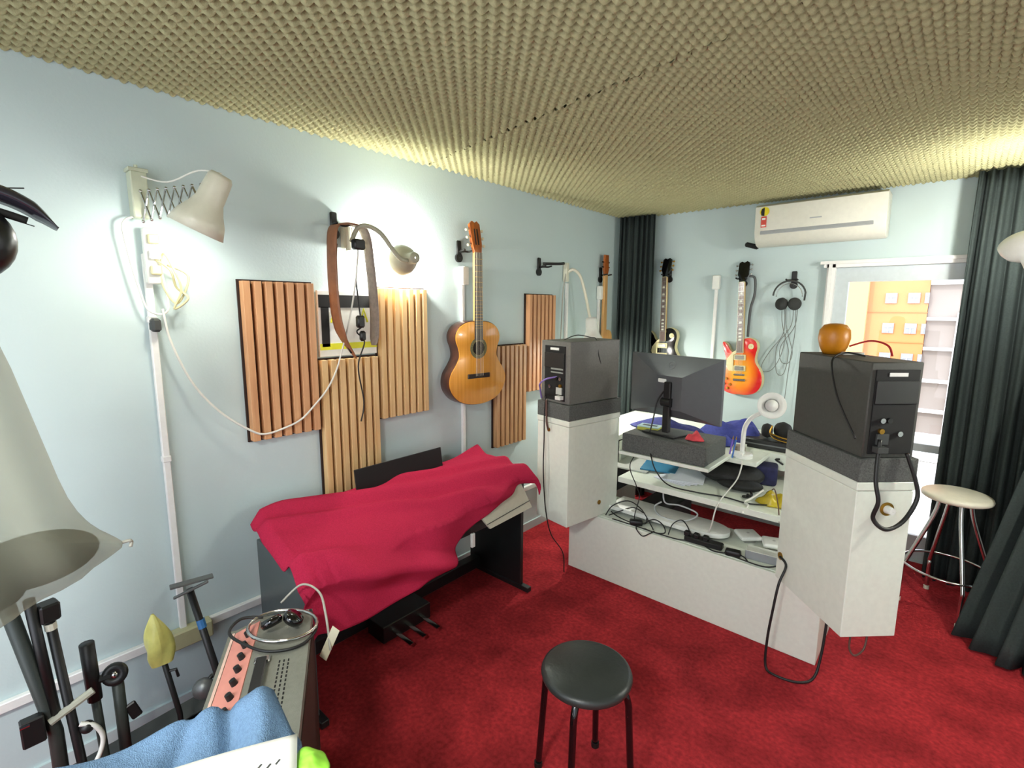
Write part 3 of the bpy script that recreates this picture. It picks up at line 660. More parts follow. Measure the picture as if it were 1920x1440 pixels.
part('side_panel', .34, .36, -1.1, -.3, 0, .765); part('side_panel', 1.90, 1.92, -1.1, -.3, 0, .765)
part('rear_panel', .36, 1.90, -.42, -.40, .42, .765)
part('cable_box', .37, .62, -1.15, -.75, .40, .72, DGREY)
part('monitor_board', .835, 1.375, -1.50, -.82, .80, .82)
MB().lathe([(.001, -.012), (.03, -.012), (.03, .012), (.001, .012)], Matrix.Translation((X(1.40), Y(-.87), .75)) @ RX, 20).build('grommet', CREAM, dk)

def frame2(N, e1, e2):
    a = Vector((*e1, 0)).normalized(); b_ = Vector((*e2, 0)).normalized(); return a, b_
def obox(N, a, b_, la, lb, z0, z1, off=0, bev=.003):
    # box whose near corner is N (world x, y); grown by off; returns MB in world coordinates
    c = Vector((N[0], N[1], 0))-a*off-b_*off; pts = [c, c+a*(la+2*off), c+a*(la+2*off)+b_*(lb+2*off), c+b_*(lb+2*off)]
    m = MB(); ctr = sum((p for p in pts), Vector())/4; R_ = Matrix((a, b_, Vector((0, 0, 1)))).transposed()
    m.box((ctr.x, ctr.y, (z0+z1)/2), (la+2*off, lb+2*off, z1-z0), R_, bev=bev); return m
LSP = {}
def loc_build(mb, name, m, t, **k):
    for v in mb.bm.verts: v.co -= t.location
    return mb.build(name, m, t, **k)
NL = (.704, -1.846); aL = Vector((-.985, .17, 0)).normalized(); bL = Vector((.13, .99, 0)); bL = (bL-aL*bL.dot(aL)).normalized()
NR = (2.073, -1.942); aR = Vector((.725, .69, 0)).normalized(); bR = Vector((-aR.y, aR.x, 0))
PED = [('L', NL, aL, bL, .262, .45), ('R', NR, aR, bR, .222, .455)]
for nm, N, a, b_, la, lb in PED:
    c = Vector((*N, 0))+a*la/2+b_*lb/2
    side = 'left' if nm == 'L' else 'right'
    t = thing('speaker_pedestal', 'tall white box pedestal under the %s loudspeaker' % side, 'pedestal', (c.x, c.y, .40), 0, 'white pedestals at the desk ends')
    loc_build(obox(N, a, b_, la, lb, .400, 1.0), 'column', WHITE, t)
    loc_build(obox(N, a, b_, la, lb, 1.002, 1.035, off=.003), 'top_board', WHITE, t)
    def hole(fa, z, s=1):
        # ring with cable hole in the a-b faces, on the narrow near face
        p = Vector((*N, z))+a*la*fa-b_*.001
        mh = MB().lathe([(.016, 0), (.026, 0), (.026, .003), (.016, .003), (.016, 0)], aim(p, -b_), 24)
        loc_build(mh, 'cable_hole_ring', mat('brass_ring', '#a88d52', .4, .4), t)
        mk = MB().lathe([(.001, 0), (.016, 0), (.016, .001), (.001, .001)], aim(p-b_*.0, -b_), 24)
        loc_build(mk, 'cable_hole', MATTE, t)
    if nm == 'R':
        p = Vector((*N, .93))+a*la*.55-b_*.001
        loc_build(MB().lathe([(.001, 0), (.026, 0), (.026, .004), (.001, .004)], aim(p, -b_), 24), 'cable_hole', GOLD, t)
        loc_build(MB().lathe([(.001, 0), (.017, 0), (.012, .03), (.001, .03)], aim(p, -b_), 20), 'white_plug', PLASTIC, t)
        p = Vector((*N, .52))-a*.001+b_*lb*.93
        loc_build(MB().lathe([(.001, 0), (.018, 0), (.018, .003), (.001, .003)], aim(p, -a), 24), 'cable_hole', GOLD, t)
    else:
        p = Vector((*N, .96))+a*la*.62-b_*.001
        loc_build(MB().lathe([(.001, 0), (.012, 0), (.012, .003), (.001, .003)], aim(p, -b_), 24), 'cable_hole', GOLD, t)
        p = Vector((*N, .49))-a*.001+b_*lb*.62
        loc_build(MB().lathe([(.001, 0), (.014, 0), (.014, .003), (.001, .003)], aim(p, -a), 24), 'cable_hole', GOLD, t)
    o = obox(N, a, b_, la, lb, 1.0355, 1.125, off=.002, bev=.002).build('foam_pad', FOAMG, None, loc=(c.x, c.y, 1.0355))
    tag(o, 'thick charcoal foam pad under the %s loudspeaker' % side, 'foam pad', 'foam pads under the loudspeakers')
    s = thing('studio_loudspeaker', ('charcoal loudspeaker with rear connector plate on the left pedestal' if nm == 'L' else 'large dark loudspeaker on the right pedestal, nearest the window'), 'loudspeaker', (c.x, c.y, 1.1255), 0, 'studio loudspeakers')
    LSP[nm] = s
    ins = .012
    N2 = Vector((*N, 0))+a*ins+b_*ins
    loc_build(obox((N2.x, N2.y), a, b_, la-2*ins, lb-2*ins, 1.1255, 1.485, bev=.004), 'cabinet', VINYL_LIT if nm == 'L' else mat('charcoal_vinyl_shaded', '#3f403b', .6, noise=.1, nscale=90, bump=.15, bscale=500), s, smooth=True)  # same vinyl in two tones: lit left cabinet, shaded right one
    # rear amplifier plate
    def onface(fa, z, w_, h_, d_, name, m, z3=0.0):
        p = Vector((*N, z))+a*(la*fa)+b_*(ins-d_/2-z3)
        R_ = Matrix((a, b_, Vector((0, 0, 1)))).transposed()
        return loc_build(MB().box(p, (w_, d_, h_), R_, bev=.001), name, m, s)
    onface(.5, 1.30, .165, .315, .006, 'rear_plate', MATTE)
    onface(.5, 1.375, .16, .085, .006, 'heat_sink', mat('heat_sink', '#1d1e1e', .5), .006)
    onface(.5, 1.44, .07, .014, .003, 'name_label', PAPER, .006)
    if nm == 'L': onface(.42, 1.325, .10, .010, .003, 'printed_strip', mat('print_grey', '#8d918c', .5), .006)
    if nm == 'L': onface(.42, 1.305, .10, .008, .003, 'printed_strip', mat('print_grey', '#8d918c', .5), .006)
    for k, (fa, zz) in enumerate([(.30, 1.27), (.42, 1.27), (.30, 1.23), (.62, 1.22)]):
        p = Vector((*N, zz))+a*(la*fa)+b_*(ins-.004)
        loc_build(MB().lathe([(.001, 0), (.010, 0), (.010, .012), (.001, .012)], aim(p, -b_), 14), 'connector', [STEEL, BLACK, GOLD, STEEL][k], s)
    onface(.33, 1.20, .045, .04, .01, 'power_inlet', mat('inlet_grey', '#b7bab4', .4) if nm == 'L' else DGREY, .006)
    onface(.26, 1.165, .04, .022, .03, 'mains_plug', PLASTIC if nm == 'L' else DGREY, .012)

# cables around the left speaker
cable('violet_cable', [(.60, -1.81, 1.28), (.56, -1.87, 1.27), (.52, -1.88, 1.24), (.49, -1.84, 1.20), (.47, -1.80, 1.14)], .005, mat('violet_rubber', '#8f79c4', .5), 'short violet cable plugged into the back of the left loudspeaker', par=LSP['L'])
cable('violet_cable', [(.722, -1.60, 1.27), (.727, -1.615, 1.22), (.722, -1.64, 1.16), (.72, -1.66, 1.125)], .004, mat('violet_rubber', '#8f79c4', .5), 'violet cable end hanging on the side of the left loudspeaker', par=LSP['L'])
cable('speaker_cord', [(.56, -1.70, 1.487), (.58, -1.60, 1.51), (.66, -1.58, 1.50), (.715, -1.60, 1.49), (.735, -1.60, 1.40), (.735, -1.56, 1.32)], .003, WIRE, 'thin dark cord lying over the top of the left loudspeaker', par=LSP['L'])
cable('speaker_cord', [(.52, -1.825, 1.16), (.52, -1.835, 1.05), (.525, -1.84, .9), (.53, -1.85, .75), (.53, -1.84, .6), (.54, -1.83, .45), (.56, -1.80, .3), (.58, -1.70, .15), (.58, -1.68, .01)], .0035, WIRE, 'dark cord falling down the left pedestal to the carpet', par=LSP['L'])
cable('speaker_cord', [(.53, -1.83, 1.14), (.545, -1.845, 1.02), (.55, -1.835, .965)], .006, mat('brown_rubber', '#5a3d33', .5), 'short brown cord entering the hole near the top of the left pedestal', par=LSP['L'])
# right speaker cables
cable('speaker_cord', [(2.12, -1.905, 1.20), (2.125, -1.945, 1.06), (2.14, -1.95, .98), (2.13, -1.94, .91), (2.17, -1.93, .875), (2.215, -1.87, .90), (2.245, -1.83, .98), (2.235, -1.83, 1.05), (2.20, -1.84, 1.15)], .008, WIRE, 'thick black cable looping out of the right pedestal side', par=LSP['R'])
cable('speaker_cord', [(1.78, -1.645, .52), (1.815, -1.68, .50), (1.80, -1.72, .42), (1.79, -1.74, .3), (1.78, -1.75, .15), (1.785, -1.76, .02), (1.83, -1.78, .008), (1.92, -1.76, .008), (1.97, -1.70, .02), (1.985, -1.66, .12), (1.99, -1.63, .3)], .006, WIRE, 'black cable hanging from the right pedestal to the carpet', par=LSP['R'])
cable('speaker_cord', [(2.10, -1.86, .395), (2.10, -1.87, .33), (2.12, -1.87, .305), (2.145, -1.84, .33), (2.15, -1.82, .395)], .004, mat('brown_rubber', '#5a3d33', .5), 'small cord loop hanging under the right pedestal', par=LSP['R'])
cable('speaker_cord', [(2.03, -1.72, 1.49), (1.965, -1.74, 1.50), (1.93, -1.80, 1.47), (1.96, -1.86, 1.36), (2.00, -1.90, 1.28), (2.05, -1.945, 1.20)], .004, WIRE, 'thin black cord draped over the front of the right loudspeaker', par=LSP['R'])
cable('red_cable', [(1.96, -1.62, 1.52), (2.03, -1.60, 1.545), (2.09, -1.62, 1.53), (2.11, -1.64, 1.49)], .004, mat('red_rubber', '#b2262b', .5), 'red cable arching over the top of the right loudspeaker', par=LSP['R'])
ob = thing('orange_ball_speaker', 'round amber ball-shaped gadget on top of the right loudspeaker', 'gadget', (1.905, -1.63, 1.486))
MB().lathe([(.001, 0), (.038, 0), (.052, .03), (.060, .065), (.057, .10), (.042, .122), (.02, .128), (.001, .129)], None, 32).build('body', mat('amber_plastic', '#c07a10', .4), ob, smooth='all')
MB().box((.07, -.01, .006), (.08, .035, .012), (0, 0, .5), bev=.003).build('white_plug', PLASTIC, ob)

# monitor
mo = thing('computer_monitor', 'black computer monitor seen from behind, on the foam block', 'monitor', (1.085, -1.335, .932), -.2)
W, HH, zc = .305, .183, .288
m_ = MB(); bm = m_.bm
o4 = [(-W, 0, zc-HH), (W, 0, zc-HH), (W, 0, zc+HH), (-W, 0, zc+HH)]
f4 = [(x, .02, z) for x, y, z in o4]
k4 = [(-.085, -.045, zc-.13), (.085, -.045, zc-.13), (.085, -.045, zc+.065), (-.085, -.045, zc+.065)]
VO = [bm.verts.new(p) for p in o4]; VF = [bm.verts.new(p) for p in f4]; VK = [bm.verts.new(p) for p in k4]
for i in range(4):
    j = (i+1) % 4
    bm.faces.new((VO[i], VO[j], VK[j], VK[i])); bm.faces.new((VF[i], VF[j], VO[j], VO[i]))
bm.faces.new(VK); bm.faces.new(VF)
m_.build('rear_shell', mat('monitor_shell', '#55585a', .28), mo)
MB().box((0, .0215, zc), (2*W-.02, .003, 2*HH-.02)).build('screen', GLOSSY, mo)
MB().box((-.045, -.047, zc+.035), (.055, .004, .022), (0, 0, 0), bev=.004).build('white_sticker', PAPER, mo)
lg = MB().lathe([(.021, 0), (.0235, 0), (.0235, .0015), (.021, .0015), (.021, 0)], aim((0, -.0225, zc+.128), (0, -.92, .40)), 32); lg.build('logo_ring', mat('logo_grey', '#7d8080', .4), mo)
tcu = bpy.data.curves.new('logo_text', 'FONT'); tcu.body = 'DELL'; tcu.size = .015; tcu.align_x = 'CENTER'; tcu.align_y = 'CENTER'; tcu.extrude = .0004
tcu.materials.append(mat('logo_grey', '#7d8080', .4))
t0 = bpy.data.objects.new('tmp_text', tcu); COL.objects.link(t0); bpy.context.view_layer.update()
tme = bpy.data.meshes.new_from_object(t0.evaluated_get(bpy.context.evaluated_depsgraph_get())); bpy.data.objects.remove(t0)
to = bpy.data.objects.new('logo_text', tme); COL.objects.link(to); to.parent = mo; to.location = (0, -.0235, zc+.128); to.rotation_euler = (PI/2-.38, 0, 0)
MB().box((0, -.05, .17), (.045, .03, .30), bev=.005).lathe([(.001, -.03), (.026, -.03), (.026, .03), (.001, .03)], aim((0, -.055, .20), (1, 0, 0)), 20).build('neck', BLACK, mo)
MB().prism([(-.11, -.09), (.11, -.09), (.12, .09), (-.12, .09)], 0, .010, .002, Matrix(((1, 0, 0, -.03), (0, 0, 1, -.0), (0, 1, 0, 0), (0, 0, 0, 1)))).build('base', BLACK, mo)
MB().tube([(-.03, -.05, .26), (-.05, -.08, .20), (-.055, -.10, .10), (-.06, -.12, .02)], .004, 6, 5).build('cord', WIRE, mo, smooth='all')

fb = MB().box((1.10, -1.325, .876), (.50, .33, .108), bev=.004).build('foam_block', FOAMG, loc=(1.10, -1.325, .822)); tag(fb, 'thick charcoal foam block carrying the computer monitor', 'foam block')
def cloth_pile(name, c, sx, sy, h, m, label, cat, seed=0, fold=9):
    rnd = random.Random(seed); ph = [rnd.uniform(0, 6) for _ in range(6)]
    def f(u, v):
        th = u*2*PI; r = v
        rad = 1+.12*math.sin(3*th+ph[0])+.07*math.sin(5*th+ph[1])
        x = sx*r*rad*math.cos(th); y = sy*r*rad*math.sin(th)
        z = h*(1-r**2.2)*(.8+.16*math.sin(fold*.55*x/sx+ph[2]+2.5*y/sy)+.10*math.sin(fold*.6*y/sy+ph[3]+2*x/sx)+.07*abs(math.sin(fold*.5*(x/sx-y/sy)+ph[4])))+.004
        return Vector((c[0]+x, c[1]+y, c[2]+max(.002, z)))
    m2 = MB(); m2.grid(f, 60, 14)
    bmesh.ops.remove_doubles(m2.bm, verts=m2.bm.verts[:], dist=1e-4)
    bd = [e for e in m2.bm.edges if len(e.link_faces) == 1]
    if bd:
        try: bmesh.ops.contextual_create(m2.bm, geom=bd)
        except Exception: pass
    o = m2.build(name, m, smooth='all', loc=c); return tag(o, label, cat)
cloth_pile('blue_cloth', (.80, -.72, .801), .30, .13, .085, NAVY, 'crumpled navy cloth on the desk behind the monitor', 'cloth', 3)
cloth_pile('blue_cloth', (1.24, -.66, .801), .22, .16, .15, mat('violet_blue_fabric', '#3d4694', .9, noise=.2, nscale=50, bump=.3), 'heap of violet-blue cloth on the desk right of the monitor', 'cloth', 5)
cloth_pile('blue_cloth', (1.27, -.93, .82), .06, .07, .06, mat('violet_blue_fabric', '#3d4694', .9), 'small blue rag beside the foam block', 'cloth', 8)
cloth_pile('red_cloth', (1.245, -1.37, .932), .048, .045, .05, mat('coral_fabric', '#c8434a', .9, noise=.15), 'small crumpled coral-red cloth on the foam block', 'cloth', 9)
o = thing('small_notebook', 'small pale blue notebook with yellow edge on the foam block', 'notebook', (.935, -1.30, .931), .1)
MB().box((0, 0, .010), (.13, .09, .020), bev=.002).build('pages', mat('lime_edge', '#b7b84c', .6), o)
MB().box((0, 0, .0225), (.132, .092, .005), bev=.001).build('cover', mat('pale_blue_cover', '#b7d4d6', .5), o)
MB().box((0, .005, .0255), (.09, .03, .001)).build('cover_print', DGREY, o)

# things on the desk (right)
kb = thing('black_case', 'flat black case on the right end of the desk', 'case', (1.53, -.72, .801))
MB().box((0, 0, .03), (.36, .18, .06), bev=.006).build('body', BLACK, kb, smooth=True)
MB().box((0, -.091, .03), (.34, .003, .008)).build('rim', GREYM, kb)
h2 = thing('desk_headphones', 'black headphones with yellow-striped headband lying on the black case', 'headphones', (1.55, -.74, .862))
MB().lathe([(.001, -.035), (.045, -.03), (.055, 0), (.045, .03), (.001, .035)], aim((.0, .02, .058), (1, -.5, .1)), 24).build('ear_cup', mat('black_cushion', '#151614', .85), h2, smooth='all')
MB().lathe([(.001, -.02), (.04, -.018), (.046, 0), (.04, .018), (.001, .02)], aim((-.085, .0, .048), (1, -.2, .1)), 24).build('ear_cup', mat('black_cushion', '#151614', .85), h2, smooth='all')
for dz, mm in ((0, GOLD), (.010, BLACK), (.020, GOLD)):
    MB().tube([(-.05, -.03, .09-dz*.5), (-.055, -.05, .05), (-.03, -.06, .02+dz), (.04, -.07, .008+dz), (.12, -.06, .008+dz), (.14, -.02, .01+dz)], .005, 6, 6).build('headband_strip', mm, h2, smooth='all')
o = MB().tube([(1.58, -.875, .776), (1.56, -.885, .772), (1.585, -.89, .760), (1.60, -.88, .748)], .006, 6, 4).build('cable_end', WIRE, smooth='all', loc=(1.58, -.875, .776)); tag(o, 'black cable end lying at the right desk edge', 'cable')

# pens and round jar beside foam
for k, (dx, c_, lb_) in enumerate([(0, '#7c5fc0', 'violet pen standing right of the foam block'), (.018, '#3a6fb8', 'blue pen standing right of the foam block')]):
    pn = thing('pen', lb_, 'pen', (1.36+dx, -1.12, .80)); MB().tube([(0, 0, .0), (.012, .01, .11)], .0045, 8).build('barrel', mat('pen_'+c_[1:], c_, .4), pn); MB().tube([(.012, .01, .11), (.014, .011, .13)], (.0045, .001), 8).build('tip', GOLD, pn)
part('lamp_shelf', 1.345, 1.52, -1.14, -.86, .775, .80)
o = MB().lathe([(.001, 0), (.035, 0), (.036, .04), (.033, .055), (.001, .056)], None, 24).build('round_tin', mat('taupe_tin', '#8b7f70', .4), smooth=True); o.location = (1.385, -1.02, .80); tag(o, 'low round taupe tin beside the desk lamp base', 'tin')

# middle shelf things
def flat(name, x, y, z, w_, d_, h_, rz, m, label, cat, group=None):
    o = MB().box((0, 0, h_/2), (w_, d_, h_), bev=min(.002, h_*.3)).build(name, m); o.location = (x, y, z); o.rotation_euler = (0, 0, rz); return tag(o, label, cat, group)
flat('folder', .78, -1.14, .631, .24, .28, .010, .1, mat('grey_card', '#a9aca6', .6), 'grey folder at the left end of the middle shelf', 'folder')
flat('folder', .93, -1.10, .6415, .22, .24, .008, .25, mat('teal_card', '#1d6f93', .5), 'teal folder lying across the grey folder', 'folder')
for k in range(4):
    flat('paper_sheet', 1.10+.012*k, -1.19+.008*k, .6315+.004*k+.0182*(1 if False else 0), .21, .26, .003, .15*k-.2, mat('bluish_paper', '#dfe3ec', .8), ['lowest white sheet in the paper stack on the middle shelf', 'second white sheet up in the paper stack', 'third white sheet up in the paper stack', 'topmost white sheet in the paper stack on the middle shelf'][k], 'paper', 'papers on the middle shelf')
bgm = thing('black_bag', 'limp black bag lying on the middle shelf', 'bag', (1.36, -1.07, .631))
MB().ball((0, 0, .065), 1, (.19, .14, .065), 28).ball((.08, -.09, .035), 1, (.13, .08, .035), 24).build('body', mat('black_nylon', '#121312', .7, noise=.3, nscale=20, bump=.4, bscale=40), bgm, smooth='all')
MB().tube([(.15, -.13, .03), (.17, -.16, .01), (.165, -.18, .008), (.15, -.17, .008)], .007, 6, 4).build('zip_pull', BLACK, bgm, smooth='all')
MB().lathe([(.010, -.003), (.018, -.003), (.018, .003), (.010, .003), (.010, -.003)], Matrix.Translation((.15, -.205, .006)), 16).build('ring', BLACK, bgm)
bb = thing('navy_box_bag', 'boxy navy fabric bag on the middle shelf under the desk top', 'bag', (1.50, -.93, .631))
MB().box((0, 0, .057), (.17, .15, .113), (0, 0, .2), bev=.018, seg=3).build('body', mat('navy_canvas', '#1d1f45', .85, noise=.2, nscale=40), bb, smooth=True)
cloth_pile('yellow_bag', (1.655, -1.27, .631), .085, .07, .07, mat('mustard_plastic', '#b5a022', .35, noise=.2, nscale=20), 'crumpled mustard-yellow plastic bag at the right end of the middle shelf', 'bag', 12, 14)
cable('desk_cord', [(1.04, -1.50, .84), (1.09, -1.53, .76), (1.16, -1.50, .68), (1.28, -1.40, .64), (1.42, -1.36, .637), (1.55, -1.37, .637), (1.64, -1.33, .64)], .004, WIRE, 'black cord dropping from the foam block onto the middle shelf', par=dk)
cable('desk_cord', [(1.44, -1.14, .80), (1.45, -1.18, .77), (1.44, -1.22, .70), (1.42, -1.38, .64), (1.415, -1.46, .60), (1.40, -1.47, .50), (1.37, -1.45, .43), (1.33, -1.46, .42)], .004, WWIRE, 'white cord dropping from the desk lamp to the plinth', par=dk)
cable('desk_cord', [(1.60, -1.28, .70), (1.56, -1.33, .66), (1.53, -1.36, .637), (1.56, -1.40, .637), (1.54, -1.435, .60)], .006, WWIRE, 'white cord loop beside the yellow bag', par=dk)
cable('desk_cord', [(1.58, -1.12, .636), (1.62, -1.20, .68), (1.66, -1.30, .72), (1.70, -1.38, .66), (1.72, -1.43, .60)], .003, mat('brown_rubber', '#5a3d33', .5), 'thin brown cord arching over the yellow bag', par=dk)
cable('desk_cord', [(1.05, -1.33, .50), (1.02, -1.36, .47), (1.08, -1.42, .45), (1.18, -1.43, .45), (1.26, -1.40, .47), (1.28, -1.36, .50), (1.18, -1.36, .52), (1.08, -1.35, .51), (1.06, -1.34, .59)], .005, mat('silver_cord', '#b9bcbc', .4), 'coil of silver cord hanging under the middle shelf', par=dk)

# plinth top things
lid = thing('rounded_white_board', 'long white board with a rounded end lying on the plinth', 'board', (1.12, -1.37, .42), -.0)
MB().box((-.25, 0, -.0105), (.04, .12, .021)).build('foot', GREYM, lid)
MB().box((.18, 0, -.0105), (.04, .12, .021)).build('foot', GREYM, lid)
pts = [(-.36, -.10)]+[(.20+.15*math.sin(a), -.10*math.cos(a)) for a in [PI*k/14 for k in range(15)]]+[(-.36, .10)]
MB().prism([(x, y) for x, y in pts], .0, .026, .003, Matrix(((1, 0, 0, 0), (0, 0, 1, 0), (0, 1, 0, 0), (0, 0, 0, 1)))).build('panel', PLASTIC, lid, smooth=True)
MB().prism([(x*.97, y*.9) for x, y in pts], -.0, .0005, 0, Matrix(((1, 0, 0, 0), (0, 0, 1, 0), (0, 1, 0, 0), (0, 0, 0, 1)))).build('underside', GREYM, lid)
pw = thing('power_strip', 'black socket strip lying at the front of the plinth', 'power strip', (1.38, -1.515, .3985), .06)
MB().box((0, 0, .016), (.20, .05, .032), bev=.006).build('body', BLACK, pw, smooth=True)
for k in range(3): MB().box((-.09+.05*k, 0, .04), (.032, .032, .03), bev=.006).build('plug', BLACK, pw, smooth=True)
def router(loc, rz, label):
    t = thing('wifi_router', label, 'router', loc, rz, 'white rounded routers on the plinth')
    MB().box((0, 0, .032), (.115, .115, .026), bev=.012, seg=3).build('body', PLASTIC, t, smooth=True)
    MB().box((0, 0, .0095), (.06, .06, .019), bev=.002).build('foot', mat('foot_grey', '#86867f', .5), t)
    MB().lathe([(.001, 0), (.008, 0), (.008, .001), (.001, .001)], Matrix.Translation((0, 0, .0452)), 16).build('emblem', mat('emblem_grey', '#b9b9b4', .4), t)
    return t
router((1.545, -1.30, .3985), .7, 'white rounded router on the plinth next to the board end')
router((1.68, -1.31, .3985), .35, 'white rounded router on the plinth nearest the right pedestal')
gb_ = thing('grey_adapter_box', 'small grey box at the right end of the plinth', 'adapter', (1.665, -1.475, .3985), .12)
MB().box((0, 0, .022), (.15, .075, .044), bev=.003).build('body', mat('adapter_grey', '#8b8f91', .45), gb_)
MB().box((0, 0, .0445), (.145, .07, .002)).build('lid', PLASTIC, gb_)
for k, (x, y, rz, lb_) in enumerate([(.985, -1.53, .5, 'black oval power adapter among the cords on the plinth'), (1.54, -1.535, .2, 'small black adapter left of the grey box')]):
    o = MB().box((0, 0, .016), (.075, .045, .032), bev=.009, seg=2).build('power_adapter', BLACK, smooth=True); o.location = (x, y, .3985 if k else .3985); o.rotation_euler = (0, 0, rz); tag(o, lb_, 'power adapter')
rnd = random.Random(4)
lbs = ['thin black cord coiled at the left end of the plinth', 'black cord arching up from the left end of the plinth', 'loose black cord in the middle of the plinth', 'thin black cord looping over the rounded board', 'black cord running along the front plinth edge', 'black cord looping below the grey box', 'small dark cord loop hanging over the plinth edge', 'dark cord snaking between the adapter and the socket strip']
CP = [[(.80, -1.53, .405), (.85, -1.48, .43), (.92, -1.44, .46), (1.0, -1.45, .44), (1.03, -1.5, .41), (.95, -1.53, .405), (.86, -1.52, .41), (.80, -1.50, .42)],
      [(.79, -1.55, .41), (.82, -1.52, .47), (.90, -1.48, .51), (.99, -1.49, .49), (1.06, -1.52, .44), (1.10, -1.54, .405)],
      [(1.02, -1.52, .41), (1.08, -1.50, .45), (1.14, -1.51, .44), (1.17, -1.54, .41), (1.12, -1.56, .402), (1.05, -1.55, .402)],
      [(1.19, -1.54, .405), (1.20, -1.51, .46), (1.24, -1.49, .49), (1.28, -1.50, .47), (1.31, -1.52, .43)],
      [(.84, -1.556, .403), (1.0, -1.556, .403), (1.12, -1.562, .403), (1.25, -1.556, .403), (1.32, -1.53, .41)],
      [(1.50, -1.54, .405), (1.60, -1.56, .404), (1.70, -1.56, .404), (1.76, -1.53, .42), (1.80, -1.5, .44)],
      [(1.00, -1.555, .404), (1.02, -1.59, .40), (1.06, -1.595, .375), (1.10, -1.59, .40), (1.11, -1.55, .404)],
      [(1.40, -1.55, .41), (1.45, -1.565, .405), (1.50, -1.55, .405), (1.58, -1.53, .41), (1.62, -1.56, .405)]]
for P, lb_ in zip(CP, lbs): cable('plinth_cord', P, .0035, WIRE, lb_)
cable('desk_cord', [(.90, -1.30, .82), (.93, -1.53, .76), (.96, -1.50, .63), (.965, -1.46, .55), (.97, -1.52, .46), (.975, -1.53, .43)], .003, WIRE, 'thin black cord dropping from the desk to the oval adapter', par=dk)
# black clutter seen left under the shelf
flat('computer_case', .90, -.95, .001, .22, .45, .36, 0, BLACK, 'black computer case standing on the carpet under the desk', 'computer')

# ------------------------------------------------------------------ stools
def stool(name, loc, r, zt, th, seat_m, leg_m, lr, spread, a0, label, ring=None, bent=True):
    t = thing(name, label, 'stool', loc)
    MB().lathe([(.001, -th), (r-.012, -th), (r-.003, -th+.006), (r, -th*.5), (r-.004, -.008), (r-.016, -.001), (.001, .003)], Matrix.Translation((0, 0, zt)), 48).build('seat', seat_m, t, smooth='all')
    for k in range(4):
        a = a0+k*PI/2; d = Vector((math.cos(a), math.sin(a), 0))
        if bent: P = [d*(r*.55)+Vector((0, 0, zt-th-.004)), d*(r*.80)+Vector((0, 0, zt-th-.012)), d*(r*.93)+Vector((0, 0, zt-th-.05)), d*(r*.97)+Vector((0, 0, zt-th-.12)), d*spread+Vector((0, 0, .004))]
        else: P = [d*(r*.45)+Vector((0, 0, zt-th)), d*(r*.60)+Vector((0, 0, zt-th-.12)), d*(spread*.97)+Vector((0, 0, .22)), d*spread+Vector((0, 0, .16)), d*spread+Vector((0, 0, .012))]
        lg = MB().tube(P, lr, 10, 6).build('leg', leg_m, t, smooth='all')
        MB().lathe([(.001, 0), (lr+.003, 0), (lr+.003, .02), (.001, .02)], Matrix.Translation(d*spread), 14).build('rubber_foot', BLACK if bent else CREAM, lg)
    if ring:
        MB().tube([(spread*.97*math.cos(2*PI*k/40), spread*.97*math.sin(2*PI*k/40), ring) for k in range(40)], .007, 8, 0, True).build('foot_ring', leg_m, t, smooth='all')
    return t
stool('low_stool', (1.455, -2.806, 0), .155, .46, .036, mat('black_seat_vinyl', '#2c302e', .38, noise=.12, nscale=12, bump=.1, bscale=60), GLOSSY, .012, .17, .30, 'low black round stool in the middle of the red carpet')
stool('bar_stool', (2.398, -.55, 0), .155, .68, .035, mat('cream_seat', '#e4e0cd', .4), STEEL, .011, .205, .35, 'tall stool with round cream seat and chrome legs by the curtain', ring=.24, bent=False)

# ------------------------------------------------------------------ digital piano
pi_ = thing('digital_piano', 'black digital piano against the left wall under a red cover', 'piano', (.29, -2.64, 0))
def pp(name, x0, x1, y0, y1, z0, z1, m=BLACK, par=pi_, bev=.003):
    return MB().box(((x0+x1)/2-.29, (y0+y1)/2+2.64, (z0+z1)/2), (x1-x0, y1-y0, z1-z0), bev=bev).build(name, m, par)
EB = mat('piano_black', '#1a1c1d', .35)
pp('side_panel', .06, .503, -3.312, -3.286, 0, .655, mat('piano_painted_sheen', '#4a5152', .3)); pp('side_panel', .06, .49, -2.005, -1.98, 0, .70, EB)  # left panel's greyer colour paints the light reflected in its gloss
pp('side_foot', .05, .55, -3.305, -3.27, 0, .03, EB); pp('side_foot', .05, .55, -2.01, -1.975, 0, .03, EB)
pp('keybed', .08, .50, -3.285, -1.98, .50, .60, EB)
pp('upper_case', .08, .28, -3.285, -1.98, .60, .70, EB)
pp('cheek_block', .28, .49, -2.04, -1.98, .60, .66, EB); pp('cheek_block', .28, .49, -3.285, -3.24, .60, .63, EB)
k_ = MB()
for i in range(52): k_.box((.40-.29, -3.22+i*(1.16/51)+2.64, .610), (.15, .0212, .014), bev=.001)
k_.build('white_keys', mat('ivory_keys', '#e6e4dc', .3), pi_)
k_ = MB()
for i in range(51):
    if i % 7 in (0, 2, 3, 5, 6): k_.box((.375-.29, -3.22+(i+.5)*(1.16/51)+2.64, .622), (.09, .011, .014), bev=.001)
k_.build('black_keys', GLOSSY, pi_)
MB().box((.14-.29, .06, .775), (.008, .56, .20), (0, -.15, 0), bev=.002).build('music_rest', MATTE, pi_)
pp('crossbar', .10, .16, -3.27, -2.01, .03, .10, EB)
pb = pp('pedal_box', .16, .30, -2.84, -2.54, .0, .09, EB)
for yy in (-2.78, -2.70, -2.61):
    MB().box((.37-.29, yy+2.64, .045), (.16, .024, .008), (0, .05, 0), bev=.003, seg=2).build('pedal', STEEL, pi_, smooth=True)
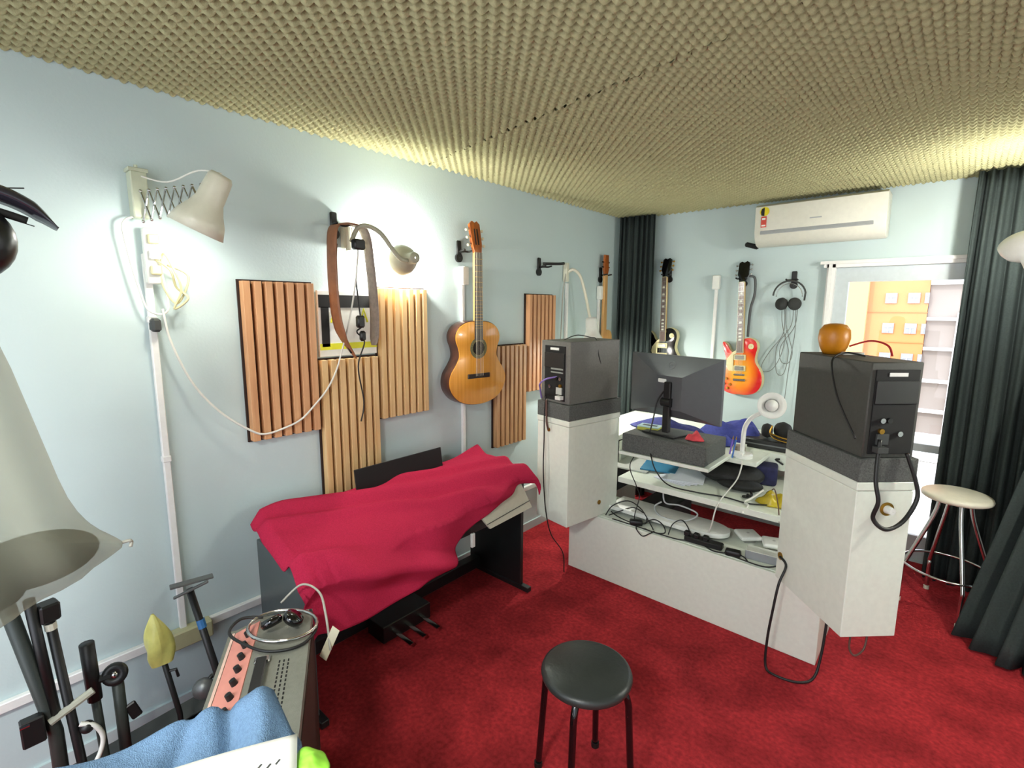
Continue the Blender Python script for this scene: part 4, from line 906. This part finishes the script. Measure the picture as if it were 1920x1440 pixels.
# red cover
HEM = [(-3.335, .46), (-3.22, .435), (-3.05, .44), (-2.83, .45), (-2.66, .50), (-2.50, .60), (-2.42, .63), (-2.33, .65), (-2.2, .68), (-2.07, .725), (-1.95, .72)]
def lerpt(T, y):
    for (a, za), (b_, zb) in zip(T, T[1:]):
        if y <= b_: 
            q = (y-a)/(b_-a); return za+(zb-za)*q
    return T[-1][1]
def cover(u, v):
    y = -3.345+u*1.405
    zf = .665+.07*max(0, min(1, (y+2.6)/.5))-.03*max(0, min(1, (-3.0-y)/.3))
    zh = lerpt(HEM, y); zb = .765
    x0 = .10; L1 = .42
    drop = max(.0, zf-zh); tot = L1+drop+.02
    s = v*tot
    ridge = math.sin((y+3.3)*5.0-s*15+1.2)
    ridge2 = math.sin((y+3.3)*9+s*14+.6)
    ridge3 = math.sin((y+3.3)*7.5-s*22+3.4)
    fold = .046*max(0, ridge)**3+.026*max(0, ridge3)**4+.004*(1+ridge2)*min(1, s*4)
    if s < L1:
        q = s/L1; x = x0+q*.41; z = zb+(zf-zb)*q+fold+.012*math.sin(q*PI)
        if q > .85: z -= .02*((q-.85)/.15)**2
    else:
        d = s-L1; x = .520+.012*(1+math.sin(y*16+d*8))+fold*1.1+.08*d*(1+math.sin((y+3.3)*3.3+.5)); z = zf-.02-d+.01*math.sin(y*11)
    if u < .03: z -= (.03-u)/.03*.045*(1)
    if u > .975: z -= (u-.975)/.025*.07; y = min(y, -1.955)
    return Vector((x, y, z))
cv = MB().grid(cover, 170, 60).build('piano_cover', REDF, smooth='all'); sm_ = cv.modifiers.new('thickness', 'SOLIDIFY'); sm_.thickness = .005; sm_.offset = 1; tag(cv, 'crimson fleece cover draped over the digital piano', 'cover')
# folded score booklet on the right of the keys
bk = thing('score_booklet', 'pale folded cardboard booklet leaning over the right piano keys', 'booklet', (.50, -2.2, .63))
A = Vector((.50, -2.07, .735)); B = Vector((.545, -1.985, .53)); C_ = Vector((.55, -2.34, .52)); D = Vector((.515, -2.41, .625))
ms = MB(); vs4 = [Vector(p)-Vector((.50, -2.2, .63)) for p in (A, B, C_, D)]; n_ = (vs4[1]-vs4[0]).cross(vs4[3]-vs4[0]).normalized()
lo_ = [ms.bm.verts.new(p) for p in vs4]; hi_ = [ms.bm.verts.new(p-n_*.012) for p in vs4]
ms.bm.faces.new(lo_); ms.bm.faces.new(hi_[::-1])
for i in range(4): ms.bm.faces.new((lo_[i], lo_[(i+1) % 4], hi_[(i+1) % 4], hi_[i]))
ms.build('cover', mat('ivory_card', '#c9c8b4', .7), bk)
MB().tube([vs4[2].lerp(vs4[3], .25)-n_*.014, vs4[1].lerp(vs4[0], .2)-n_*.014], .002, 5).build('crease', DGREY, bk)
o = MB().box((0, 0, 0), (.016, .024, .075), bev=.003).build('white_tag', PLASTIC); o.location = (.53, -2.44, .485); tag(o, 'small white plug hanging from the piano front', 'plug')
cable('piano_cord', [(.53, -2.44, .525), (.53, -2.47, .56), (.53, -2.50, .59), (.52, -2.52, .61)], .003, WIRE, 'black cord holding the small white plug on the piano', par=pi_)
flat('paper_slip', .54, -3.08, .38, .002, .06, .09, 0, PAPER, 'small white paper slip hanging below the red cover', 'paper')

# ------------------------------------------------------------------ left foreground: combo amp
A0 = Vector((.615, -3.345, 0)); e1 = Vector((.86, -.51, 0)).normalized(); e2 = Vector((-e1.y, e1.x, 0))*-1
Lz, Wd = .66, .27
ctr = A0+e1*Lz/2+e2*Wd/2; Ra = Matrix((e1, -e2, Vector((0, 0, 1)))).transposed()
am = thing('combo_amplifier', 'grey guitar combo amplifier with pink control panel, beside the stands', 'amplifier', (ctr.x, ctr.y, 0)); am.rotation_euler = (0, 0, math.atan2(e1.y, e1.x))
# local: x along length (from the wall outward), y: + towards the piano side (back), - towards the stands
AV = mat('grey_tolex', '#7c7d72', .6, noise=.06, nscale=80, bump=.2, bscale=500)
MB().prism([(-.135, .0), (.135, .0), (.135, .58), (-.030, .58), (-.115, .545), (-.135, .545)], -.33, .33, .006, Matrix(((0, 1, 0, 0), (1, 0, 0, 0), (0, 0, 1, 0), (0, 0, 0, 1)))).build('cabinet', AV, am, smooth=True)
MB().box((0, -.0725, .5645), (.60, .084, .004), (math.atan2(.035, .085), 0, 0)).build('control_panel', mat('salmon_panel', '#d98f80', .5), am)
MB().box((0, -.119, .5455), (.61, .008, .006)).build('panel_edge', mat('pale_pink_edge', '#e6c3b3', .5), am)
for k in range(9):
    Mk = aim((-.24+k*.058, -.060, .571), (0, -.38, .92)); MB().lathe([(.001, 0), (.0105, 0), (.009, .018), (.001, .02)], Mk, 14).build('knob', BLACK, am, smooth=True)
hd = MB().box((.04, .005, .60), (.22, .03, .006), bev=.002).tube([(-.07, .005, .584), (-.065, .005, .60)], .006, 8).tube([(.15, .005, .584), (.145, .005, .60)], .006, 8).build('handle', BLACK, am)
MB().box((-.075, .005, .5865), (.03, .045, .012), bev=.004).box((.155, .005, .5865), (.03, .045, .012), bev=.004).build('handle_mount', STEEL, hd)
vm = MB()
for i in range(3):
    for j in range(12): vm.box((-.06+j*.018, .055+i*.013, .5805), (.010, .004, .0015))
vm.build('vent_slots', MATTE, am)
MB().box((.0, .1365, .29), (.58, .003, .50)).build('rear_board', mat('brown_board', '#3a1d12', .7, noise=.2), am)
# headphones on amp
h3 = thing('amp_headphones', 'black and silver headphones lying on top of the combo amplifier', 'headphones', (.665, -3.475, .581), .6)
MB().tube([(.115*math.cos(2*PI*k/24), .085*math.sin(2*PI*k/24), .02) for k in range(24)], .006, 8, 0, True).build('headband', STEEL, h3, smooth='all')
for sx in (-1, 1):
    MB().lathe([(.001, -.016), (.03, -.014), (.036, 0), (.03, .014), (.001, .016)], aim((sx*.03, sx*.015, .038), (sx*.5, .3, .8)), 20).build('ear_cup', GLOSSY, h3, smooth='all')
cable('amp_cord', [(.57, -3.50, .60), (.54, -3.56, .61), (.57, -3.61, .60), (.64, -3.60, .59), (.74, -3.56, .587), (.79, -3.48, .587), (.75, -3.40, .59), (.65, -3.37, .60)], .005, WIRE, 'black cord circling the headphones on the amplifier', 'cord', par=am)
cable('amp_cord', [(.53, -3.42, .60), (.57, -3.36, .66), (.66, -3.34, .66), (.74, -3.36, .62), (.80, -3.38, .52)], .004, mat('grey_cord', '#a9a69a', .6), 'grey cord arching off the far end of the amplifier', 'cord', par=am)
o = MB().box((0, 0, 0), (.03, .002, .14), (.0, .45, .4)).build('cream_tag', mat('cream_paper', '#ded9bb', .7)); o.location = (.785, -3.375, .535); tag(o, 'long cream paper tag hanging off the amplifier corner', 'tag')

# ------------------------------------------------------------------ covered object in the foreground
cs = thing('foreground_case', 'dark case hidden under the light blue cloth in the foreground', 'case', (1.50, -4.18, 0))
MB().box((0, 0, .40), (.44, .66, .80), (0, 0, -.16), bev=.01).build('body', DGREY, cs)
U = Vector((.985, -.17, 0)); V = Vector((-.36, -.93, 0)).normalized(); O = Vector((1.285, -3.76, 0))
def towel(u, v):
    a = -.16+u*.78; b_ = -.14+v*.90
    ox = min(a, 0); oy = min(b_, 0)
    k = math.hypot(ox, oy)
    q = O+U*(max(a, 0)+ox*.35)+V*(max(b_, 0)+oy*.35)
    if a > .42: q = O+U*(.42+(a-.42)*.25)+V*(max(b_, 0)+oy*.35); k += (a-.42)
    z = .862-k*1.05*min(1, k/.05 if k < .05 else 1)
    z += .018*math.sin(a*17+b_*6+1)*math.sin(b_*11-a*5)+.010*math.sin(a*31+b_*19)
    rid = math.exp(-((b_-.02-a*.25)/.03)**2); z += .030*rid*(1 if a < .25 else .5)
    z -= .022*math.exp(-((b_-.085-a*.15)/.014)**2)*(1 if a < .2 else .4)+.014*math.exp(-((b_-.15-a*.5)/.016)**2)
    z = min(z, .915)
    if a > .10 and b_ > -.02: z = min(z, .888)
    return Vector((q.x, q.y, max(z, .45)))
tw = MB().grid(towel, 90, 90, .006).build('blue_cloth', BLUEF, smooth='all'); tag(tw, 'light blue fleece cloth draped in the bottom left foreground', 'cloth')
def towel_z(p):
    d = p-O; det = U.x*V.y-U.y*V.x
    a = (d.x*V.y-d.y*V.x)/det; b_ = (U.x*d.y-U.y*d.x)/det
    return towel((a+.16)/.78, (b_+.14)/.90).z if (a > 0 and b_ > 0) else .84
P0 = Vector((1.453, -3.790, .905)); d1 = Vector((-.09, -.18, 0)).normalized(); d2 = Vector((.18, -.09, 0)).normalized()
pr = thing('paper_sheet', 'white printed sheet lying on the light blue cloth', 'paper', P0)
def sheet(u, v):
    q = d1*.40*u+d2*.22*v; q.z = .004*math.sin(u*5)-.006*v; return q
ms = MB(); ms.grid(sheet, 20, 16, .001); ms.build('sheet', PAPER, pr, smooth='all')
lm = MB()
for k in range(5):
    p_ = d1*(.03+.014*k)+d2*(.05+.004*(k % 2)); p_.z = sheet((.03+.014*k)/.36, .25).z+.001; lm.box(p_, (.003, .010, .0012), (0, 0, .46))
lm.build('printed_marks', DGREY, pr)
o = cloth_pile('lime_pad', (1.515, -3.800, .889), .035, .03, .014, mat('lime_plastic', '#8fd23f', .5), 'lime green scrap beside the white sheet', 'scrap', 2)

# ------------------------------------------------------------------ microphone stands
def stand_base(t, p, r=.22, a0=0, z=.0):
    for k in range(3):
        a = a0+k*2*PI/3
        MB().tube([p+Vector((0, 0, .10)), p+Vector((r*math.cos(a), r*math.sin(a), .010))], .009, 8).build('leg', BLACK, t, smooth='all')
def micstand(label, top, bot, r=.011, m=BLACK, a0=0, lr=.16):
    base = Vector((bot[0], bot[1], 0)); t = thing('microphone_stand', label, 'stand', base, 0, 'microphone stands by the left wall')
    T = Vector(top)-base; Bz = Vector(bot)-base
    stand_base(t, Vector((0, 0, 0)), lr, a0)
    MB().tube([Vector((0, 0, .04)), Bz, T], r, 10).build('pole', m, t, smooth='all')
    return t, base
G2 = mat('worn_black_metal', '#3a403c', .5, .3)
t, B0 = micstand('folded stand with thick grey-green tubes, leftmost under the white bag', (.45, -4.10, .90), (.44, -4.04, .45), .018, G2, .3, .15)
MB().tube([Vector((.46, -4.055, .88))-B0, Vector((.45, -4.035, .50))-B0], .013, 10).build('second_pole', BLACK, t, smooth='all')
cl = MB().box(Vector((.46, -4.085, .50))-B0, (.03, .05, .08), bev=.004).build('clamp', BLACK, t)
MB().tube([Vector((.47, -4.11, .53))-B0, Vector((.47, -4.09, .53))-B0], .007, 8).build('clamp_screw', STEEL, cl)
t, B0 = micstand('black stand topped by a square block, left of the wheel clutch', (.45, -4.02, .80), (.45, -3.995, .32), .012, BLACK, .9, .15)
MB().box(Vector((.45, -4.02, .825))-B0, (.04, .045, .055), (0, .1, .2), bev=.005).build('top_block', BLACK, t)
MB().tube([Vector((.45, -4.02, .79))-B0, Vector((.45, -4.019, .77))-B0], .014, 10).build('collar', CREAM, t)
MB().tube([Vector((.46, -4.05, .50))-B0, Vector((.46, -3.95, .54))-B0], .011, 8).build('white_taped_arm', mat('worn_tape', '#a5a595', .7), t)
MB().ball(Vector((.47, -3.975, .44))-B0, .018).build('knob', BLACK, t, smooth='all')
t, B0 = micstand('black boom stand with a round wheel clutch near its top', (.40, -3.945, .64), (.40, -3.935, .20), .012, G2, 1.4, .14)
MB().tube([Vector((.40, -3.945, .66))-B0, Vector((.40, -3.942, .47))-B0], .019, 12).build('sleeve', BLACK, t, smooth='all')
MB().lathe([(.010, -.012), (.030, -.012), (.034, -.004), (.034, .004), (.030, .012), (.010, .012), (.010, -.012)], aim(Vector((.41, -3.89, .53))-B0, (.9, -.3, .35)), 24).build('wheel_clutch', BLACK, t, smooth='all')
MB().lathe([(.001, -.014), (.009, -.014), (.009, .014), (.001, .014)], aim(Vector((.41, -3.89, .53))-B0, (.9, -.3, .35)), 16).build('clutch_bolt', STEEL, t, smooth='all')
MB().tube([Vector((.40, -3.94, .53))-B0, Vector((.41, -3.89, .53))-B0], .012, 8).build('clutch_arm', BLACK, t)
MB().tube([Vector((.405, -3.885, .52))-B0, Vector((.405, -3.885, .20))-B0], .016, 10).build('second_tube', G2, t, smooth='all')
MB().box(Vector((.41, -3.855, .38))-B0, (.012, .03, .06), (.3, 0, 0), bev=.004).tube([Vector((.405, -3.885, .40))-B0, Vector((.41, -3.855, .38))-B0], .006, 8).build('wing_knob', BLACK, t)
t, B0 = micstand('black stand with a yellow plastic bag over its head', (.35, -3.755, .50), (.35, -3.72, .24), .009, BLACK, 2.0, .12)
def ybag(u, v):
    th = u*2*PI; q = v; rr = (.004+.036*math.sin(min(1, q*1.5)*PI/2))*(1+.16*math.sin(3*th+q*5))*(1-.25*max(0, q-.8)/.2)
    return Vector((rr*.8*math.cos(th), rr*math.sin(th)-.012*(1-q), .185*(1-q)))
m2 = MB(); m2.grid(ybag, 26, 14); m2_o = m2.build('plastic_bag', YEL, smooth='all'); m2_o.location = (.35, -3.755, .462); tag(m2_o, 'crumpled yellow plastic bag over the head of a short stand', 'bag')
MB().tube([Vector((.35, -3.745, .42))-B0, Vector((.36, -3.72, .42))-B0, Vector((.36, -3.715, .39))-B0], .005, 6).build('side_lever', BLACK, t)
t, B0 = micstand('tilted black stand with an open tray bracket and blue tape', (.35, -3.655, .69), (.44, -3.62, .40), .012, BLACK, .2, .12)
MB().box(Vector((.35, -3.645, .712))-B0, (.03, .13, .008), (.0, 0, -.2), bev=.002).box(Vector((.37, -3.655, .693))-B0, (.012, .11, .008), (.30, 0, -.3), bev=.002).build('tray_bracket', GREYM, t)
MB().tube([Vector((.385, -3.64, .58))-B0, Vector((.394, -3.637, .55))-B0], .0135, 10).build('blue_tape', mat('blue_tape', '#2f6fa8', .5), t)
lc = thing('long_equipment_case', 'long black case on the floor against the left wall', 'case', (.26, -3.84, 0), .08)
MB().box((0, 0, .08), (.09, .52, .16), bev=.008).build('body', BLACK, lc, smooth=True)
MB().box((0, 0, .162), (.093, .523, .008), bev=.002).build('rim', DGREY, lc)
for yy in (-.18, .18): MB().box((.048, yy, .12), (.006, .03, .03), bev=.002).build('latch', STEEL, lc)
cloth_pile('cable_heap', (.33, -3.60, .001), .13, .12, .22, mat('black_heap', '#101010', .7, bump=.8, bscale=60), 'heap of black cables and straps on the floor by the amplifier', 'cables', 6, 16)
hp4 = thing('silver_headphones', 'silver and black headphones on the heap behind the amplifier', 'headphones', (.31, -3.63, .22), .5)
MB().lathe([(.001, -.02), (.032, -.018), (.038, 0), (.032, .018), (.001, .02)], aim((0, 0, .04), (.5, -.6, .3)), 20).build('ear_cup', GREYM, hp4, smooth='all')
MB().tube([(0, .0, .04), (.01, .03, .07), (.02, .06, .06), (.02, .08, .02)], .008, 8, 5).build('headband', BLACK, hp4, smooth='all')
cable('white_cable_coil', [(.47, -3.99, .46), (.48, -3.96, .44), (.48, -3.945, .40), (.48, -3.95, .36), (.48, -3.97, .32), (.475, -3.995, .30)], .007, WWIRE, 'white cable loop at the foot of the leftmost stands', 'cable')

# ------------------------------------------------------------------ hanging bag at the left edge
rk = thing('coat_rack', 'black upright rack at the left edge carrying the bag', 'rack', (.80, -4.30, 0))
MB().tube([(0, 0, .02), (0, 0, 1.98)], .014, 10).build('pole', BLACK, rk, smooth='all')
for k in range(3):
    a = .5+k*2*PI/3; MB().tube([(0, 0, .06), (.25*math.cos(a), .25*math.sin(a), .012)], .010, 8).build('leg', BLACK, rk, smooth='all')
MB().tube([(0, 0, 1.90), (0, .10, 1.93), (0, .20, 1.87)], .008, 8, 5).tube([(0, 0, 1.72), (0, .06, 1.72), (0, .12, 1.76)], .008, 8, 5).build('hook_arm', BLACK, rk, smooth='all')
bg_ = thing('white_fabric_bag', 'translucent off-white drawstring bag hanging at the left edge', 'bag', (.80, -4.17, 1.75))
out = [(-4.17, 1.77), (-4.115, 1.72), (-4.06, 1.60), (-4.02, 1.41), (-3.985, 1.24), (-3.945, 1.155), (-3.905, 1.112), (-3.898, 1.10), (-3.905, 1.085), (-3.95, 1.06), (-4.05, 1.02), (-4.12, .995), (-4.22, 1.0), (-4.32, 1.05), (-4.36, 1.2), (-4.31, 1.45), (-4.24, 1.68), (-4.19, 1.76)]
oc = [(v.x+4.17, v.y-1.75) for v in catmull([(a, b_, 0) for a, b_ in out], 3, True)]
MyZ = Matrix(((0, -1, 0, 0), (1, 0, 0, 0), (0, 0, 1, 0), (0, 0, 0, 1)))
pbm = MB(); pbm.pillow(oc, .085, (-.0, -.50), MyZ, 10)
for v in pbm.bm.verts:
    v.co.x += .014*math.sin(v.co.y*46+v.co.z*9)*(1 if abs(v.co.x) > .01 else 0)
pbm.build('fabric', cloth_trans('thin_ivory_fabric', '#a9a892', .45, .5), bg_, smooth='all')
MB().ball((0, .115, -.635), 1, (.030, .115, .062), 24).ball((.0, .05, -.67), 1, (.030, .055, .055), 20).build('dark_contents', MATTE, bg_, smooth='all')
MB().tube([(0, .272, -.65), (.005, .285, -.648), (.0, .29, -.655), (.005, .286, -.665)], .004, 6, 3).build('drawstring_knot', mat('grey_cord', '#a9a69a', .6), bg_, smooth='all')
bk2 = thing('rounded_black_case', 'glossy black rounded object at the left edge below the curved strap', 'case', (.80, -4.09, 1.80))
MB().ball((0, 0, 0), .082, (.8, 1, 1.0), 28).build('shell', mat('shell_black', '#0c0e10', .3), bk2, smooth='all')
MB().tube([(0, -.05, .06), (0, -.13, .12)], .008, 8).build('hanging_loop', BLACK, bk2)
sp_ = thing('curved_black_strap', 'curved glossy black strap with frayed hairs at the left edge', 'strap', (.80, -4.05, 1.88))
def strp(u, v):
    P = [Vector((0, -.12, .02)), Vector((0, -.03, .022)), Vector((0, .03, .010)), Vector((0, .075, -.015)), Vector((0, .105, -.045))]
    k = u*3.999; i = int(k); q = catmull(P, 8); p = q[min(int(u*32), 32)]
    w_ = .036*(1 if u < .75 else 1-.7*(u-.75)/.25)
    return p+Vector((.02*math.sin(v*PI)+.5*w_*(v-.5), 0, (v-.5)*w_))
MB().grid(strp, 32, 8, .003).build('strap', mat('strap_gloss', '#24222a', .18, coat=.5), sp_, smooth='all')
MB().tube([(0, -.05, .045), (0, .03, .058)], .0008, 4).tube([(0, .03, .025), (0, .062, .030)], .0012, 4).tube([(0, .02, -.03), (0, .07, -.045)], .001, 4).build('hairs', BLACK, sp_)
MB().tube([(0, -.06, -.01), (0, -.01, -.015), (0, .03, -.025), (0, .06, -.035)], .008, 6, 4).build('buckle_edge', MATTE, sp_, smooth='all')
